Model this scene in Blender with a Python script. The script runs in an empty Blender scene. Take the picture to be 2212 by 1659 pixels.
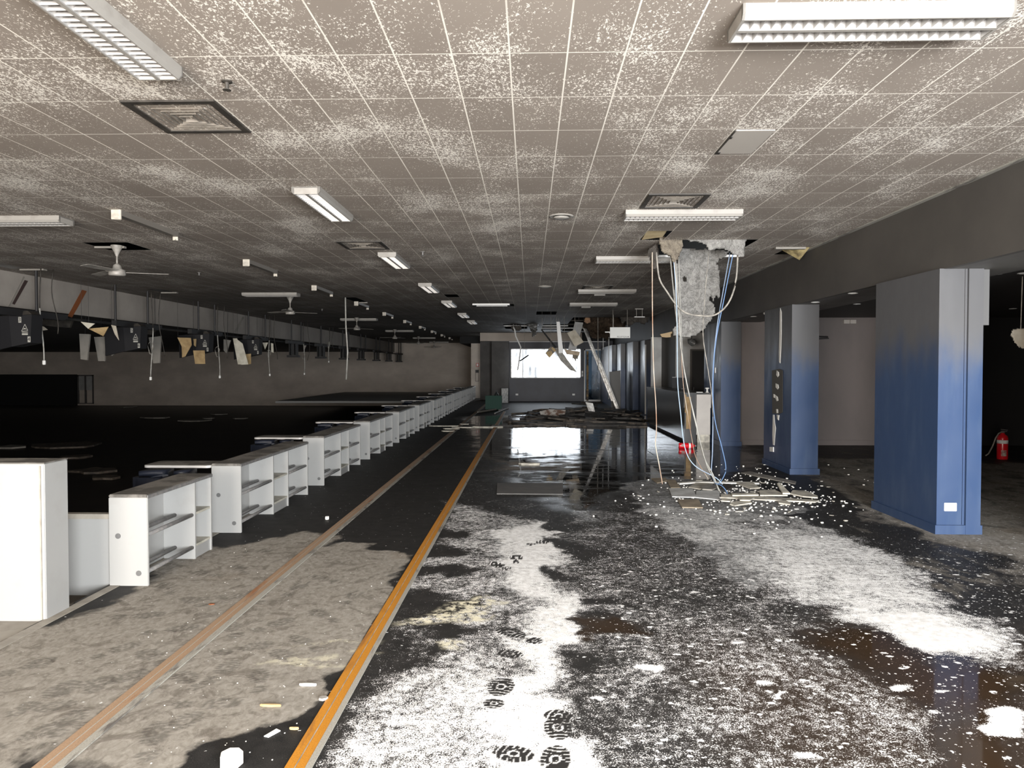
import bpy, bmesh, math, random
import numpy as np
from mathutils import Vector, Matrix, noise
random.seed(7)
C = bpy.context.scene.collection
PI = math.pi
# ------------------------------------------------------------------ camera, world, lights
FPX = 1535.0; W, H = 2212, 1659
EYE = 1.55; CEIL = EYE + 1.627
yaw = math.atan(38.5/FPX); pitch = -math.atan(34.5/FPX)
cd = bpy.data.cameras.new('camera'); cam = bpy.data.objects.new('camera', cd); C.objects.link(cam)
cam.location = (0, 0, EYE); cam.rotation_euler = (PI/2+pitch, 0, yaw)
cd.sensor_width = 36; cd.lens = FPX/W*36; cd.clip_end = 300; cd.clip_start = 0.05
bpy.context.scene.camera = cam
sc = bpy.context.scene
sc.view_settings.view_transform = 'Standard'; sc.view_settings.look = 'None'
sc.view_settings.exposure = 0.0; sc.view_settings.gamma = 1.0
try: sc.view_settings.use_curve_mapping = False
except Exception: pass
wd = bpy.data.worlds.new('world'); sc.world = wd; wd.use_nodes = True
bg = wd.node_tree.nodes['Background']; bg.inputs[0].default_value = (0.93, 0.97, 1.0, 1); bg.inputs[1].default_value = 3.0

def area(name, loc, size, energy, rot, col=(1, 1, 1), spread=180):
    l = bpy.data.lights.new(name, 'AREA'); l.shape = 'RECTANGLE'; l.size, l.size_y = size
    l.energy = energy; l.color = col; l.spread = math.radians(spread)
    o = bpy.data.objects.new(name, l); C.objects.link(o); o.location = loc; o.rotation_euler = rot
    return o
# daylight through the shopfront behind the camera (openings of wall_front)
area('daylight_shopfront_right', (2.75, -3.9, 1.45), (3.4, 2.3), 2500, (PI/2, 0, 0), (0.97, 0.985, 1.0))
area('daylight_shopfront_left', (-2.9, -3.9, 1.45), (3.6, 2.3), 1150, (PI/2, 0, 0), (1.0, 0.90, 0.80))
# daylight through the far window
area('daylight_far_window', (0.75, 33.9, 1.8), (3.1, 1.3), 110, (-PI/2, 0, 0), (0.9, 0.96, 1.0))

# ------------------------------------------------------------------ pixel rays used while surveying the photo
fw = np.array([-math.sin(yaw)*math.cos(pitch), math.cos(yaw)*math.cos(pitch), math.sin(pitch)])
rt = np.array([math.cos(yaw), math.sin(yaw), 0.0]); upv = np.cross(rt, fw); OO = np.array([0, 0, EYE])
def ray(u, v): return fw + rt*(u-1106)/FPX + upv*(829.5-v)/FPX
def Fz(u, v, z=0.0):
    d = ray(u, v); return Vector(OO + d*((z-EYE)/d[2]))
def Fy(u, v, Y):
    d = ray(u, v); return Vector(OO + d*(Y/d[1]))

# ------------------------------------------------------------------ helpers
def tag(o, label=None, cat=None, group=None, kind=None):
    if label: o['label'] = label
    if cat: o['category'] = cat
    if group: o['group'] = group
    if kind: o['kind'] = kind
    return o
def empty(name, loc, label, cat, group=None, rz=0):
    o = bpy.data.objects.new(name, None); C.objects.link(o); o.location = loc; o.rotation_euler.z = rz
    o.empty_display_size = 0.1
    return tag(o, label, cat, group)
class MB:
    def __init__(s): s.bm = bmesh.new()
    def box(s, x0, x1, y0, y1, z0, z1, M=None):
        vs = [s.bm.verts.new(Vector(p) if M is None else M @ Vector(p)) for p in
              [(x0,y0,z0),(x1,y0,z0),(x1,y1,z0),(x0,y1,z0),(x0,y0,z1),(x1,y0,z1),(x1,y1,z1),(x0,y1,z1)]]
        for f in [(3,2,1,0),(4,5,6,7),(0,1,5,4),(1,2,6,5),(2,3,7,6),(3,0,4,7)]: s.bm.faces.new([vs[i] for i in f])
        return s
    def prism(s, pts, d):
        """pts: closed 3D polygon, d: extrusion vector"""
        d = Vector(d); a = [s.bm.verts.new(Vector(p)) for p in pts]; b = [s.bm.verts.new(Vector(p)+d) for p in pts]
        n = len(pts)
        s.bm.faces.new(a[::-1]); s.bm.faces.new(b)
        for i in range(n): s.bm.faces.new([a[i], a[(i+1) % n], b[(i+1) % n], b[i]])
        return s
    def tube(s, pts, r, n=6, cap=True):
        pts = [Vector(p) for p in pts]; rings = []
        for i, p in enumerate(pts):
            t = (pts[min(i+1, len(pts)-1)] - pts[max(i-1, 0)]).normalized()
            a = t.cross(Vector((0, 0, 1)))
            if a.length < 0.2: a = t.cross(Vector((1, 0, 0)))
            a.normalize(); b = t.cross(a).normalized()
            rr = r[i] if isinstance(r, (list, tuple)) else r
            rings.append([s.bm.verts.new(p + (a*math.cos(2*PI*k/n)+b*math.sin(2*PI*k/n))*rr) for k in range(n)])
        for i in range(len(rings)-1):
            for k in range(n):
                s.bm.faces.new([rings[i][k], rings[i][(k+1) % n], rings[i+1][(k+1) % n], rings[i+1][k]])
        if cap: s.bm.faces.new(rings[0][::-1]); s.bm.faces.new(rings[-1])
        return s
    def lathe(s, prof, n=20, M=None):
        """prof: list of (r, z)"""
        rings = []
        for r, z in prof:
            r = max(r, 1e-4)
            vs = [Vector((r*math.cos(2*PI*k/n), r*math.sin(2*PI*k/n), z)) for k in range(n)]
            rings.append([s.bm.verts.new(v if M is None else M @ v) for v in vs])
        for i in range(len(rings)-1):
            for k in range(n): s.bm.faces.new([rings[i][k], rings[i][(k+1) % n], rings[i+1][(k+1) % n], rings[i+1][k]])
        s.bm.faces.new(rings[0][::-1]); s.bm.faces.new(rings[-1])
        return s
    def quad(s, *p):
        s.bm.faces.new([s.bm.verts.new(Vector(q)) for q in p]); return s
    def build(s, name, mat, parent=None, bevel=0, smooth=False, loc=None):
        bmesh.ops.recalc_face_normals(s.bm, faces=s.bm.faces[:])
        if bevel: bmesh.ops.bevel(s.bm, geom=s.bm.edges[:], offset=bevel, segments=2, affect='EDGES', clamp_overlap=True)
        if loc is not None: bmesh.ops.translate(s.bm, vec=-Vector(loc), verts=s.bm.verts[:])
        me = bpy.data.meshes.new(name); s.bm.to_mesh(me); s.bm.free()
        if smooth:
            for p in me.polygons: p.use_smooth = True
        me.materials.append(mat)
        o = bpy.data.objects.new(name, me); C.objects.link(o)
        if parent is not None: o.parent = parent
        if loc is not None: o.location = loc
        return o
def struct(o): o['kind'] = 'structure'; return o
def copy_tree(o, parent=None):
    c = o.copy(); C.objects.link(c); c.parent = parent
    for ch in list(o.children): copy_tree(ch, c)
    return c

# ------------------------------------------------------------------ materials
class NT:
    def __init__(s, name, rough=0.6, metallic=0.0, spec=0.5):
        s.m = bpy.data.materials.new(name); s.m.use_nodes = True; s.t = s.m.node_tree
        s.b = s.t.nodes['Principled BSDF']; s.b.inputs['Roughness'].default_value = rough
        s.b.inputs['Metallic'].default_value = metallic
        s.b.inputs['Specular IOR Level'].default_value = spec
        s.tc = s.t.nodes.new('ShaderNodeTexCoord')
    def L(s, a, b): s.t.links.new(a, b)
    def set(s, key, v):
        if hasattr(v, 'is_output'): s.L(v, s.b.inputs[key])
        else: s.b.inputs[key].default_value = v
    def vec(s, scale=(1, 1, 1), loc=(0, 0, 0), src='Object'):
        mp = s.t.nodes.new('ShaderNodeMapping'); mp.inputs['Scale'].default_value = scale; mp.inputs['Location'].default_value = loc
        s.L(s.tc.outputs[src], mp.inputs[0]); return mp.outputs[0]
    def noise(s, sc_, detail=4, rough=0.55, vec=None, dist=0.0):
        n = s.t.nodes.new('ShaderNodeTexNoise'); n.inputs['Scale'].default_value = sc_
        n.inputs['Detail'].default_value = detail; n.inputs['Roughness'].default_value = rough; n.inputs['Distortion'].default_value = dist
        s.L(vec if vec is not None else s.tc.outputs['Object'], n.inputs['Vector']); return n.outputs['Fac']
    def voro(s, sc_, vec=None, feature='F1'):
        n = s.t.nodes.new('ShaderNodeTexVoronoi'); n.inputs['Scale'].default_value = sc_; n.feature = feature
        s.L(vec if vec is not None else s.tc.outputs['Object'], n.inputs['Vector']); return n.outputs['Distance']
    def mr(s, v, a, b, c=0.0, d=1.0, smooth=False):
        n = s.t.nodes.new('ShaderNodeMapRange'); n.clamp = True
        if smooth: n.interpolation_type = 'SMOOTHSTEP'
        for k, x in zip((0, 1, 2, 3, 4), (v, a, b, c, d)):
            if hasattr(x, 'is_output'): s.L(x, n.inputs[k])
            else: n.inputs[k].default_value = x
        return n.outputs[0]
    def math(s, op, a, b=None, clamp=False):
        n = s.t.nodes.new('ShaderNodeMath'); n.operation = op; n.use_clamp = clamp
        for k, x in enumerate((a, b)):
            if x is None: continue
            if hasattr(x, 'is_output'): s.L(x, n.inputs[k])
            else: n.inputs[k].default_value = x
        return n.outputs[0]
    def mix(s, f, a, b):
        n = s.t.nodes.new('ShaderNodeMix'); n.data_type = 'RGBA'
        for k, x in ((0, f), (6, a), (7, b)):
            if hasattr(x, 'is_output'): s.L(x, n.inputs[k])
            else: n.inputs[k].default_value = x if k == 0 else (*x[:3], 1)
        return n.outputs[2]
    def attr(s, name):
        n = s.t.nodes.new('ShaderNodeAttribute'); n.attribute_name = name; return n.outputs['Fac']
    def bump(s, h, strength=0.3, dist=0.01):
        n = s.t.nodes.new('ShaderNodeBump'); n.inputs['Strength'].default_value = strength; n.inputs['Distance'].default_value = dist
        s.L(h, n.inputs['Height']); s.L(n.outputs[0], s.b.inputs['Normal'])
def simple(name, col, rough=0.6, metallic=0.0, col2=None, sc_=6, lo=0.4, hi=0.65, spec=0.5, bump=0, bsc=40, stretch=(1, 1, 1)):
    n = NT(name, rough, metallic, spec)
    if col2 is None: n.set('Base Color', (*col, 1))
    else: n.set('Base Color', n.mix(n.mr(n.noise(sc_, 5, 0.6, n.vec(stretch)), lo, hi), col, col2))
    if bump: n.bump(n.noise(bsc, 4), bump, 0.005)
    return n.m
M = {}
M['white'] = simple('white_laminate', (0.29, 0.292, 0.285), 0.28, col2=(0.25, 0.247, 0.236), sc_=3, lo=.55, hi=.8)
M['white_edge'] = simple('white_edge_band', (0.5, 0.49, 0.47), 0.35)
M['dustytop'] = simple('sooty_counter_top', (0.16, 0.15, 0.135), 0.75, col2=(0.075, 0.07, 0.062), sc_=5, lo=.45, hi=.55)
M['shelf'] = simple('dusty_shelf_board', (0.33, 0.32, 0.27), 0.7, col2=(0.5, 0.48, 0.42), sc_=9)
M['steel'] = simple('brushed_grey_rail', (0.13, 0.13, 0.13), 0.45, 0.1, col2=(0.2, 0.19, 0.18), sc_=25)
M['capgrey'] = simple('grey_plastic_cap', (0.10, 0.10, 0.10), 0.5)
M['housing'] = simple('light_fitting_enamel', (0.30, 0.285, 0.26), 0.45, col2=(0.2, 0.185, 0.165), sc_=4, lo=.55, hi=.8)
M['louvre'] = simple('satin_aluminium_louvre', (0.5, 0.49, 0.475), 0.38, 0.35)
M['darkvent'] = simple('sooty_vent_metal', (0.022, 0.019, 0.016), 0.6, col2=(0.05, 0.044, 0.036), sc_=8)
M['ventslat'] = simple('vent_slat', (0.17, 0.15, 0.125), 0.5, col2=(.10, .09, .075), sc_=9)
M['black'] = simple('char_and_void_black', (0.008, 0.008, 0.008), 0.8)
M['blackmetal'] = simple('black_painted_metal', (0.012, 0.012, 0.013), 0.6)
M['batten'] = simple('batten_endcap_cream', (0.62, 0.58, 0.50), 0.5, col2=(.4, .37, .32), sc_=12)
M['battenbody'] = simple('batten_body_sooty', (0.17, 0.155, 0.135), 0.45)
M['fan'] = simple('fan_pale_enamel', (0.36, 0.34, 0.31), 0.4, col2=(.2, .19, .17), sc_=9)
M['bulk'] = simple('bulkhead_sooty_paint', (0.085, 0.078, 0.070), 0.6, col2=(0.062, 0.057, 0.052), sc_=1.5, lo=.35, hi=.7)
M['soffit'] = simple('soffit_grey_paint', (0.15, 0.145, 0.135), 0.55, col2=(0.11, 0.105, 0.10), sc_=2)
M['rceil'] = simple('right_room_ceiling_sooty', (0.055, 0.052, 0.05), 0.7)
M['rwall'] = simple('right_room_wall_brown_grey', (0.19, 0.165, 0.158), 0.65, col2=(0.16, 0.142, 0.136), sc_=1.3, stretch=(1, 1, .5))
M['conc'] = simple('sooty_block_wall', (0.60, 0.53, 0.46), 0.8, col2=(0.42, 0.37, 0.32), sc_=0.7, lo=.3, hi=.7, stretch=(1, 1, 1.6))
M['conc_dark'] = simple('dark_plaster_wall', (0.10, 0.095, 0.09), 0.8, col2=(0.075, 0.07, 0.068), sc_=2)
M['fascia'] = simple('lane_fascia_plaster', (0.34, 0.315, 0.285), 0.7, col2=(0.24, 0.22, 0.20), sc_=0.9, lo=.35, hi=.7)
M['navywall'] = simple('window_wall_navy', (0.030, 0.033, 0.048), 0.5, col2=(0.022, 0.024, 0.034), sc_=2)
M['brown'] = simple('burnt_orange_stripe', (0.20, 0.06, 0.015), 0.6)
M['darkbrown'] = simple('dark_brown_stripe', (0.045, 0.028, 0.025), 0.6)
M['board'] = simple('pale_board', (0.5, 0.46, 0.38), 0.75, col2=(0.36, 0.32, 0.25), sc_=5)
M['boardgrey'] = simple('grey_baffle', (0.24, 0.225, 0.20), 0.7, col2=(.19, .18, .16), sc_=4)
M['boardtan'] = simple('tan_backed_board', (0.42, 0.30, 0.15), 0.8, col2=(0.28, 0.19, 0.09), sc_=7)
M['boardwhite'] = simple('cream_board', (0.68, 0.65, 0.55), 0.7, col2=(0.5, 0.47, 0.38), sc_=6)
M['plaster'] = simple('plasterboard_fragment', (0.62, 0.59, 0.50), 0.8, col2=(0.35, 0.33, 0.29), sc_=7, lo=.42, hi=.62, bump=.3)
M['chip'] = simple('white_plaster_crumb', (0.8, 0.79, 0.74), 0.8)
M['char'] = simple('charred_timber', (0.035, 0.030, 0.026), 0.7, col2=(0.012, 0.011, 0.010), sc_=9, bump=.4)
M['charlight'] = simple('scorched_board', (0.11, 0.09, 0.07), 0.7, col2=(0.025, 0.021, 0.018), sc_=6, bump=.3)
M['navyseat'] = simple('navy_vinyl', (0.004, 0.007, 0.016), 0.5, col2=(0.008, 0.012, 0.024), sc_=5)
M['red'] = simple('extinguisher_red', (0.62, 0.012, 0.02), 0.25)
M['whitelabel'] = simple('white_plastic', (0.8, 0.8, 0.78), 0.5)
M['wirewhite'] = simple('white_cable', (0.42, 0.42, 0.39), 0.5, col2=(.27, .26, .23), sc_=8)
M['wireblue'] = simple('blue_cable', (0.13, 0.23, 0.42), 0.5)
M['wiregrey'] = simple('grey_sooty_cable', (0.20, 0.19, 0.17), 0.6, col2=(.4, .37, .32), sc_=10)
M['wirered'] = simple('rusty_cable', (0.34, 0.20, 0.13), 0.6, col2=(.6, .55, .46), sc_=3)
M['alu'] = simple('ladder_aluminium', (0.85, 0.84, 0.81), 0.35, 0.4, col2=(.4, .38, .35), sc_=6)
M['counter'] = simple('black_gloss_counter', (0.022, 0.022, 0.022), 0.25, col2=(0.03, 0.028, 0.026), sc_=3)
M['beige'] = simple('beige_panel', (0.50, 0.47, 0.43), 0.45, col2=(.44, .41, .38), sc_=3)
M['greyfilm'] = simple('pale_wall', (0.42, 0.42, 0.41), 0.6, col2=(.30, .30, .29), sc_=2)
M['frame'] = simple('white_window_frame', (0.72, 0.72, 0.70), 0.4)
M['brass'] = simple('scorched_wood', (0.35, 0.22, 0.08), 0.6, col2=(0.05, 0.03, 0.015), sc_=4, lo=.42, hi=.6)
M['goldboard'] = simple('gold_scorched_board', (0.35, 0.22, 0.05), 0.5, col2=(0.05, 0.03, 0.01), sc_=12, lo=.45, hi=.55)
M['lanefloor'] = simple('sooty_lane_floor', (0.016, 0.0145, 0.013), 0.5, col2=(0.026, 0.023, 0.019), sc_=1.5)
M['landing'] = simple('landing_taupe', (0.27, 0.25, 0.215), 0.8, col2=(0.2, 0.18, 0.155), sc_=6)
M['trimgrey'] = simple('grey_edge_trim', (0.30, 0.28, 0.24), 0.6, col2=(.22, .2, .17), sc_=9)
M['gaffer'] = simple('display_black', (0.008, 0.008, 0.010), 0.7)
M['flowers'] = simple('ceramic_white', (0.75, 0.74, 0.70), 0.4)
M['ground'] = simple('outside_pavement', (0.4, 0.4, 0.39), 0.9)
M['canblack'] = simple('dark_cylinder', (0.03, 0.035, 0.035), 0.4)

def blue_column():
    n = NT('blue_column_paint', 0.42)
    sep = n.t.nodes.new('ShaderNodeSeparateXYZ'); n.L(n.tc.outputs['Object'], sep.inputs[0])
    nz = n.noise(2.5, 5, .6, n.vec((1.5, 1.5, .6)))
    # soot film settled on the top third of the paint, with a ragged lower edge
    h = n.math('ADD', sep.outputs[2], n.math('MULTIPLY', nz, 0.7))
    soot = n.mr(h, 1.75, 2.35, 0, .92, True)
    wear = n.mr(n.noise(5, 5, .6, n.vec((1.6, 1.6, .35))), .5, .72, 0, .35)
    base = n.mix(wear, (0.028, 0.055, 0.125), (0.060, 0.094, 0.160))
    n.set('Base Color', n.mix(soot, base, (0.095, 0.093, 0.091)))
    n.set('Roughness', n.mr(nz, .3, .7, .32, .55))
    return n.m
M['bluecol'] = blue_column()

def ceiling_mat():
    n = NT('acoustic_tile_ceiling', 0.75)
    br = n.t.nodes.new('ShaderNodeTexBrick'); br.offset = 0; br.squash = 1
    n.L(n.vec((1, 1, 1), (0.106+3.0, -3.709+6.0, 0)), br.inputs['Vector'])
    br.inputs['Scale'].default_value = 1; br.inputs['Brick Width'].default_value = 0.3; br.inputs['Row Height'].default_value = 0.6
    br.inputs['Mortar Size'].default_value = 0.0044; br.inputs['Mortar Smooth'].default_value = 0.0
    br.inputs['Color1'].default_value = (0, 0, 0, 1); br.inputs['Color2'].default_value = (1, 1, 1, 1); br.inputs['Mortar'].default_value = (0.5, 0.5, 0.5, 1)
    br.inputs['Bias'].default_value = 0
    tile = br.outputs['Color']; mort = br.outputs['Fac']
    t1 = n.mix(tile, (0.275, 0.238, 0.203), (0.315, 0.274, 0.234))
    soft = n.mr(n.noise(0.8, 5, .6), .3, .72)
    t2 = n.mix(n.math('MULTIPLY', soft, .45), t1, (0.20, 0.168, 0.143))
    # white flecks where the soot has lifted off the textured tile
    dens = n.noise(1.3, 4, .62, n.vec((1, .8, 1), (3.1, 1.7, 0)))
    wob = n.t.nodes.new('ShaderNodeSeparateColor'); n.L(tile, wob.inputs[0])
    dens2 = n.math('ADD', dens, n.math('MULTIPLY', n.math('SUBTRACT', wob.outputs[0], .5), .07))
    thr = n.mr(dens2, .38, .68, .67, .455)
    fl = n.noise(88, 2.5, .6, n.vec((1, .62, 1)), .7)
    mask = n.mr(fl, thr, n.math('ADD', thr, .035))
    sootn = n.attr('soot')
    lift = n.math('MULTIPLY', mask, n.math('SUBTRACT', 1.0, n.math('MULTIPLY', sootn, .75)))
    t3 = n.mix(lift, t2, (0.86, 0.82, 0.75))
    line = n.noise(1.1, 2, .5, n.vec((1, 1, 1), (9, 3, 0)))
    t4 = n.mix(n.math('MULTIPLY', mort, n.mr(line, .33, .5, .6, 1.0)), t3, (0.85, 0.81, 0.73))
    streak = n.attr('washed')
    t5 = n.mix(n.math('MULTIPLY', sootn, .97), t4, (0.022, 0.020, 0.018))
    t6 = n.mix(n.math('MULTIPLY', streak, n.mr(n.noise(3, 4, .6, n.vec((1, .3, 1))), .35, .6)), t5, (0.5, 0.5, 0.48))
    n.set('Base Color', t6)
    n.bump(mask, .25, .003)
    return n.m
M['ceiling'] = ceiling_mat()

def floor_mat():
    n = NT('wet_foam_covered_floor', 0.4)
    foam = n.attr('foam'); wet = n.attr('wet'); dust = n.attr('dust'); brn = n.attr('brown'); foot = n.attr('print'); blob = n.attr('blob')
    film = n.attr('film')
    base = n.mix(n.mr(n.noise(9, 6, .65), .35, .65), (0.012, 0.012, 0.012), (0.026, 0.025, 0.024))
    weave = n.noise(220, 1, .5)
    base = n.mix(n.math('MULTIPLY', n.mr(weave, .45, .62), .35), base, (0.06, 0.058, 0.055))
    base = n.mix(n.math('MULTIPLY', brn, .8), base, (0.050, 0.028, 0.013))
    # dry dusty carpet
    dn = n.noise(2.2, 8, .68, n.vec((1.3, .75, 1)), .7)
    dm = n.math('ADD', dust, n.math('MULTIPLY', n.math('SUBTRACT', dn, .5), 1.1))
    dmask = n.mr(dm, .36, .60)
    dfine = n.mr(n.noise(26, 6, .7, n.vec((1, .7, 1)), .8), .3, .68)
    dcol = n.mix(dfine, (0.19, 0.175, 0.15), (0.36, 0.34, 0.305))
    dcol = n.mix(n.math('MULTIPLY', n.mr(n.noise(5, 6, .7, None, 1.4), .52, .62), .6), dcol, (0.12, 0.105, 0.09))
    dcol = n.mix(n.mr(n.noise(1.4, 3, .5), .60, .72, 0, .5), dcol, (0.20, 0.16, 0.12))
    col = n.mix(n.math('MULTIPLY', dmask, n.mr(dust, 0, .15)), base, dcol)
    # thin grey film of dried residue, streaky
    fs = n.noise(3.2, 7, .66, n.vec((.6, 1.5, 1)), 1.5)
    fm = n.math('ADD', film, n.math('MULTIPLY', n.math('SUBTRACT', fs, .5), .9))
    fmask = n.mr(fm, .38, .78)
    fcol = n.mix(n.mr(n.noise(60, 5, .75, n.vec((.7, 1.3, 1)), .8), .42, .58), (0.06, 0.06, 0.06), (0.50, 0.51, 0.51))
    fcol = n.mix(n.mr(n.noise(5.5, 8, .7, n.vec((.6, 1.4, 1), (3, 1, 0)), 2.2), .47, .53, 0, .75), fcol, (0.055, 0.055, 0.055))
    col = n.mix(n.math('MULTIPLY', fmask, n.mr(film, 0, .12)), col, fcol)
    # foam speckle
    fine = n.noise(150, 3, .7)
    mid = n.noise(24, 5, .7, None, .3)
    big = n.noise(4.0, 6, .65, n.vec((1, 1, 1)), .8)
    comb = n.math('ADD', n.math('ADD', n.math('MULTIPLY', fine, .52), n.math('MULTIPLY', mid, .30)), n.math('MULTIPLY', big, .18))
    thr = n.mr(foam, 0, 1, .66, .375)
    m1 = n.mr(comb, thr, n.math('ADD', thr, .03))
    m1 = n.math('MULTIPLY', m1, n.mr(foam, 0.0, .08))
    # bubbles / clots
    vb = n.voro(13, n.vec((1, 1.5, 1)))
    jn = n.noise(9, 3, .6)
    rad = n.math('MULTIPLY', n.mr(jn, .45, .75, 0.02, .42), blob)
    m2 = n.mr(n.math('ADD', vb, n.math('MULTIPLY', n.math('SUBTRACT', n.noise(45, 4, .7), .5), .9)), n.math('ADD', rad, .03), rad)
    vb2 = n.voro(42); rad2 = n.math('MULTIPLY', n.mr(n.noise(30, 3, .6), .42, .75, 0.0, .42), blob)
    m3 = n.mr(vb2, n.math('ADD', rad2, .04), rad2)
    white = n.math('MAXIMUM', n.math('MAXIMUM', m1, m2), n.math('MULTIPLY', m3, .9))
    white = n.math('MULTIPLY', white, n.mr(blob, -.01, .0) if False else 1.0)
    keep = n.math('SUBTRACT', 1.0, foot)
    white = n.math('MULTIPLY', white, keep, True)
    wcol = n.mix(n.mr(n.noise(18, 5, .7), .35, .6), (0.68, 0.68, 0.67), (0.93, 0.94, 0.94))
    col = n.mix(white, col, wcol)
    col = n.mix(n.math('MULTIPLY', foot, .9), col, (0.028, 0.027, 0.026))
    yel = n.attr('yellow')
    col = n.mix(n.math('MULTIPLY', yel, n.mr(n.noise(14, 6, .7), .44, .56)), col, (0.78, 0.74, 0.56))
    n.set('Base Color', col)
    dry = n.math('MAXIMUM', white, n.math('MULTIPLY', dmask, n.mr(dust, 0, .15)))
    r0 = n.math('MINIMUM', n.mr(wet, 0, 1, .62, .02), 1.0)
    r0 = n.math('ADD', r0, n.math('MULTIPLY', n.mr(n.noise(2.2, 6, .65, n.vec((.7, 1.4, 1), (5, 5, 0))), .48, .66), n.mr(wet, .3, 1, .03, .20)))
    r1 = n.mr(n.math('MULTIPLY', fmask, n.mr(film, 0, .12)), 0, 1, 0, .16)
    rr = n.math('ADD', n.math('ADD', r0, r1), n.math('MULTIPLY', dry, .45), True)
    n.set('Roughness', rr)
    n.set('Specular IOR Level', n.math('MULTIPLY', n.mr(dry, 0, 1, 1, .3), n.mr(wet, 0.05, .6, .14, .55)))
    hgt = n.math('ADD', n.math('MULTIPLY', white, .6), n.math('MULTIPLY', n.math('MULTIPLY', dfine, dust), .5))
    n.bump(hgt, .25, .004)
    return n.m
M['floor'] = floor_mat()

def strip_mat(name, base, wear, amt):
    n = NT(name, 0.5)
    w = n.mr(n.noise(3, 6, .7, n.vec((3, .5, 1)), .5), .62-amt*.3, .72-amt*.3)
    rib = n.noise(160, 1, .5)
    c = n.mix(n.math('MULTIPLY', n.mr(rib, .45, .6), .4), base, tuple(x*.55 for x in base))
    c = n.mix(w, c, wear)
    n.set('Base Color', c); n.bump(rib, .3, .002); return n.m
M['orange'] = strip_mat('orange_ribbed_strip', (0.52, 0.22, 0.022), (0.30, 0.13, 0.03), .15)
M['orangeworn'] = strip_mat('worn_rusty_strip', (0.36, 0.24, 0.15), (0.27, 0.12, 0.05), .2)
M['edgepale'] = strip_mat('pale_metal_edge', (0.36, 0.35, 0.31), (0.12, 0.11, 0.10), .3)

def insul_mat(name, c1, c2, c3):
    n = NT(name, 0.9, spec=.1)
    sw = n.noise(9, 8, .75, n.vec((1, 1, 1)), 2.2)
    fine = n.noise(60, 4, .7, None, 2)
    c = n.mix(n.mr(sw, .40, .60), c2, c1); c = n.mix(n.mr(fine, .5, .62, 0, .7), c, c3)
    n.set('Base Color', c); n.bump(n.math('ADD', sw, n.math('MULTIPLY', fine, .3)), .9, .04); return n.m
M['insul'] = insul_mat('grey_fibre_batt', (0.36, 0.35, 0.33), (0.17, 0.165, 0.155), (0.55, 0.54, 0.52))
M['insulbrown'] = insul_mat('brown_fibre_batt', (0.30, 0.26, 0.20), (0.15, 0.125, 0.10), (0.40, 0.36, 0.30))
M['insuldark'] = insul_mat('charred_fibre_batt', (0.10, 0.09, 0.08), (0.05, 0.045, 0.04), (0.16, 0.14, 0.12))
M['burnt'] = insul_mat('burnt_ceiling_mass', (0.075, 0.055, 0.04), (0.02, 0.017, 0.015), (0.20, 0.14, 0.09))

def glass(name, tint, dirt=(.6, .62, .64), amt=.3, rough=0.0, sc_=3):
    m = bpy.data.materials.new(name); m.use_nodes = True; t = m.node_tree; t.nodes.clear()
    out = t.nodes.new('ShaderNodeOutputMaterial'); tr = t.nodes.new('ShaderNodeBsdfTransparent'); tr.inputs[0].default_value = (*tint, 1)
    gl = t.nodes.new('ShaderNodeBsdfGlossy'); gl.inputs['Roughness'].default_value = .02
    df = t.nodes.new('ShaderNodeBsdfDiffuse'); df.inputs[0].default_value = (*dirt, 1)
    tc = t.nodes.new('ShaderNodeTexCoord'); mp = t.nodes.new('ShaderNodeMapping'); mp.inputs['Scale'].default_value = (1.6, 1, .35)
    nz = t.nodes.new('ShaderNodeTexNoise'); nz.inputs['Scale'].default_value = sc_; nz.inputs['Detail'].default_value = 6
    mr = t.nodes.new('ShaderNodeMapRange'); mr.inputs[1].default_value = .45; mr.inputs[2].default_value = .7; mr.inputs[4].default_value = amt
    m1 = t.nodes.new('ShaderNodeMixShader'); m2 = t.nodes.new('ShaderNodeMixShader'); m2.inputs[0].default_value = .06
    L = t.links.new
    L(tc.outputs['Object'], mp.inputs[0]); L(mp.outputs[0], nz.inputs['Vector']); L(nz.outputs['Fac'], mr.inputs[0]); L(mr.outputs[0], m1.inputs[0])
    L(tr.outputs[0], m1.inputs[1]); L(df.outputs[0], m1.inputs[2]); L(m1.outputs[0], m2.inputs[1]); L(gl.outputs[0], m2.inputs[2]); L(m2.outputs[0], out.inputs[0])
    return m
M['glass'] = glass('dirty_window_glass', (.97, .98, 1), amt=.75)
M['doorglass'] = glass('tinted_door_glass', (.11, .14, .17), (.22, .27, .31), .6)
M['greenplastic'] = simple('green_plastic', (.012, .05, .036), .75)

# ------------------------------------------------------------------ FLOOR (one mesh; stains are real marks on it, stored per vertex in metres)
def lines(segs):
    out = []
    for a, b, st in segs:
        k = max(1, int(round((b-a)/st))); out += [a+(b-a)*i/k for i in range(k)]
    return out + [segs[-1][1]]
xs = np.array(lines([(-3.0, -2.95, .05), (-2.95, -1.0, .015), (-1.0, -.42, .03), (-.42, .56, .0065), (.56, 6, .03), (6, 10.5, .3)]))
ys = np.array(lines([(-4.2, 2.4, .3), (2.4, 2.75, .02), (2.75, 4.75, .0065), (4.75, 16, .04), (16, 36.5, .15)]))
GX, GY = np.meshgrid(xs, ys); nx, ny = len(xs), len(ys)
_r = np.random.RandomState(3)
_w = [(_r.uniform(.6, 1.6)*2**k, _r.uniform(0, 6.28), _r.uniform(0, 6.28), .5**k*.9) for k in range(6) for _ in range(3)]
def wob(x, y, s=1.0):
    r = np.zeros_like(x)
    for fq, th, ph, a in _w:
        r = r + a*np.sin((x*math.cos(th)+y*math.sin(th))*fq*s*2.2+ph+1.3*np.sin(y*fq*.9*s+th))
    return r/2.6
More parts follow.
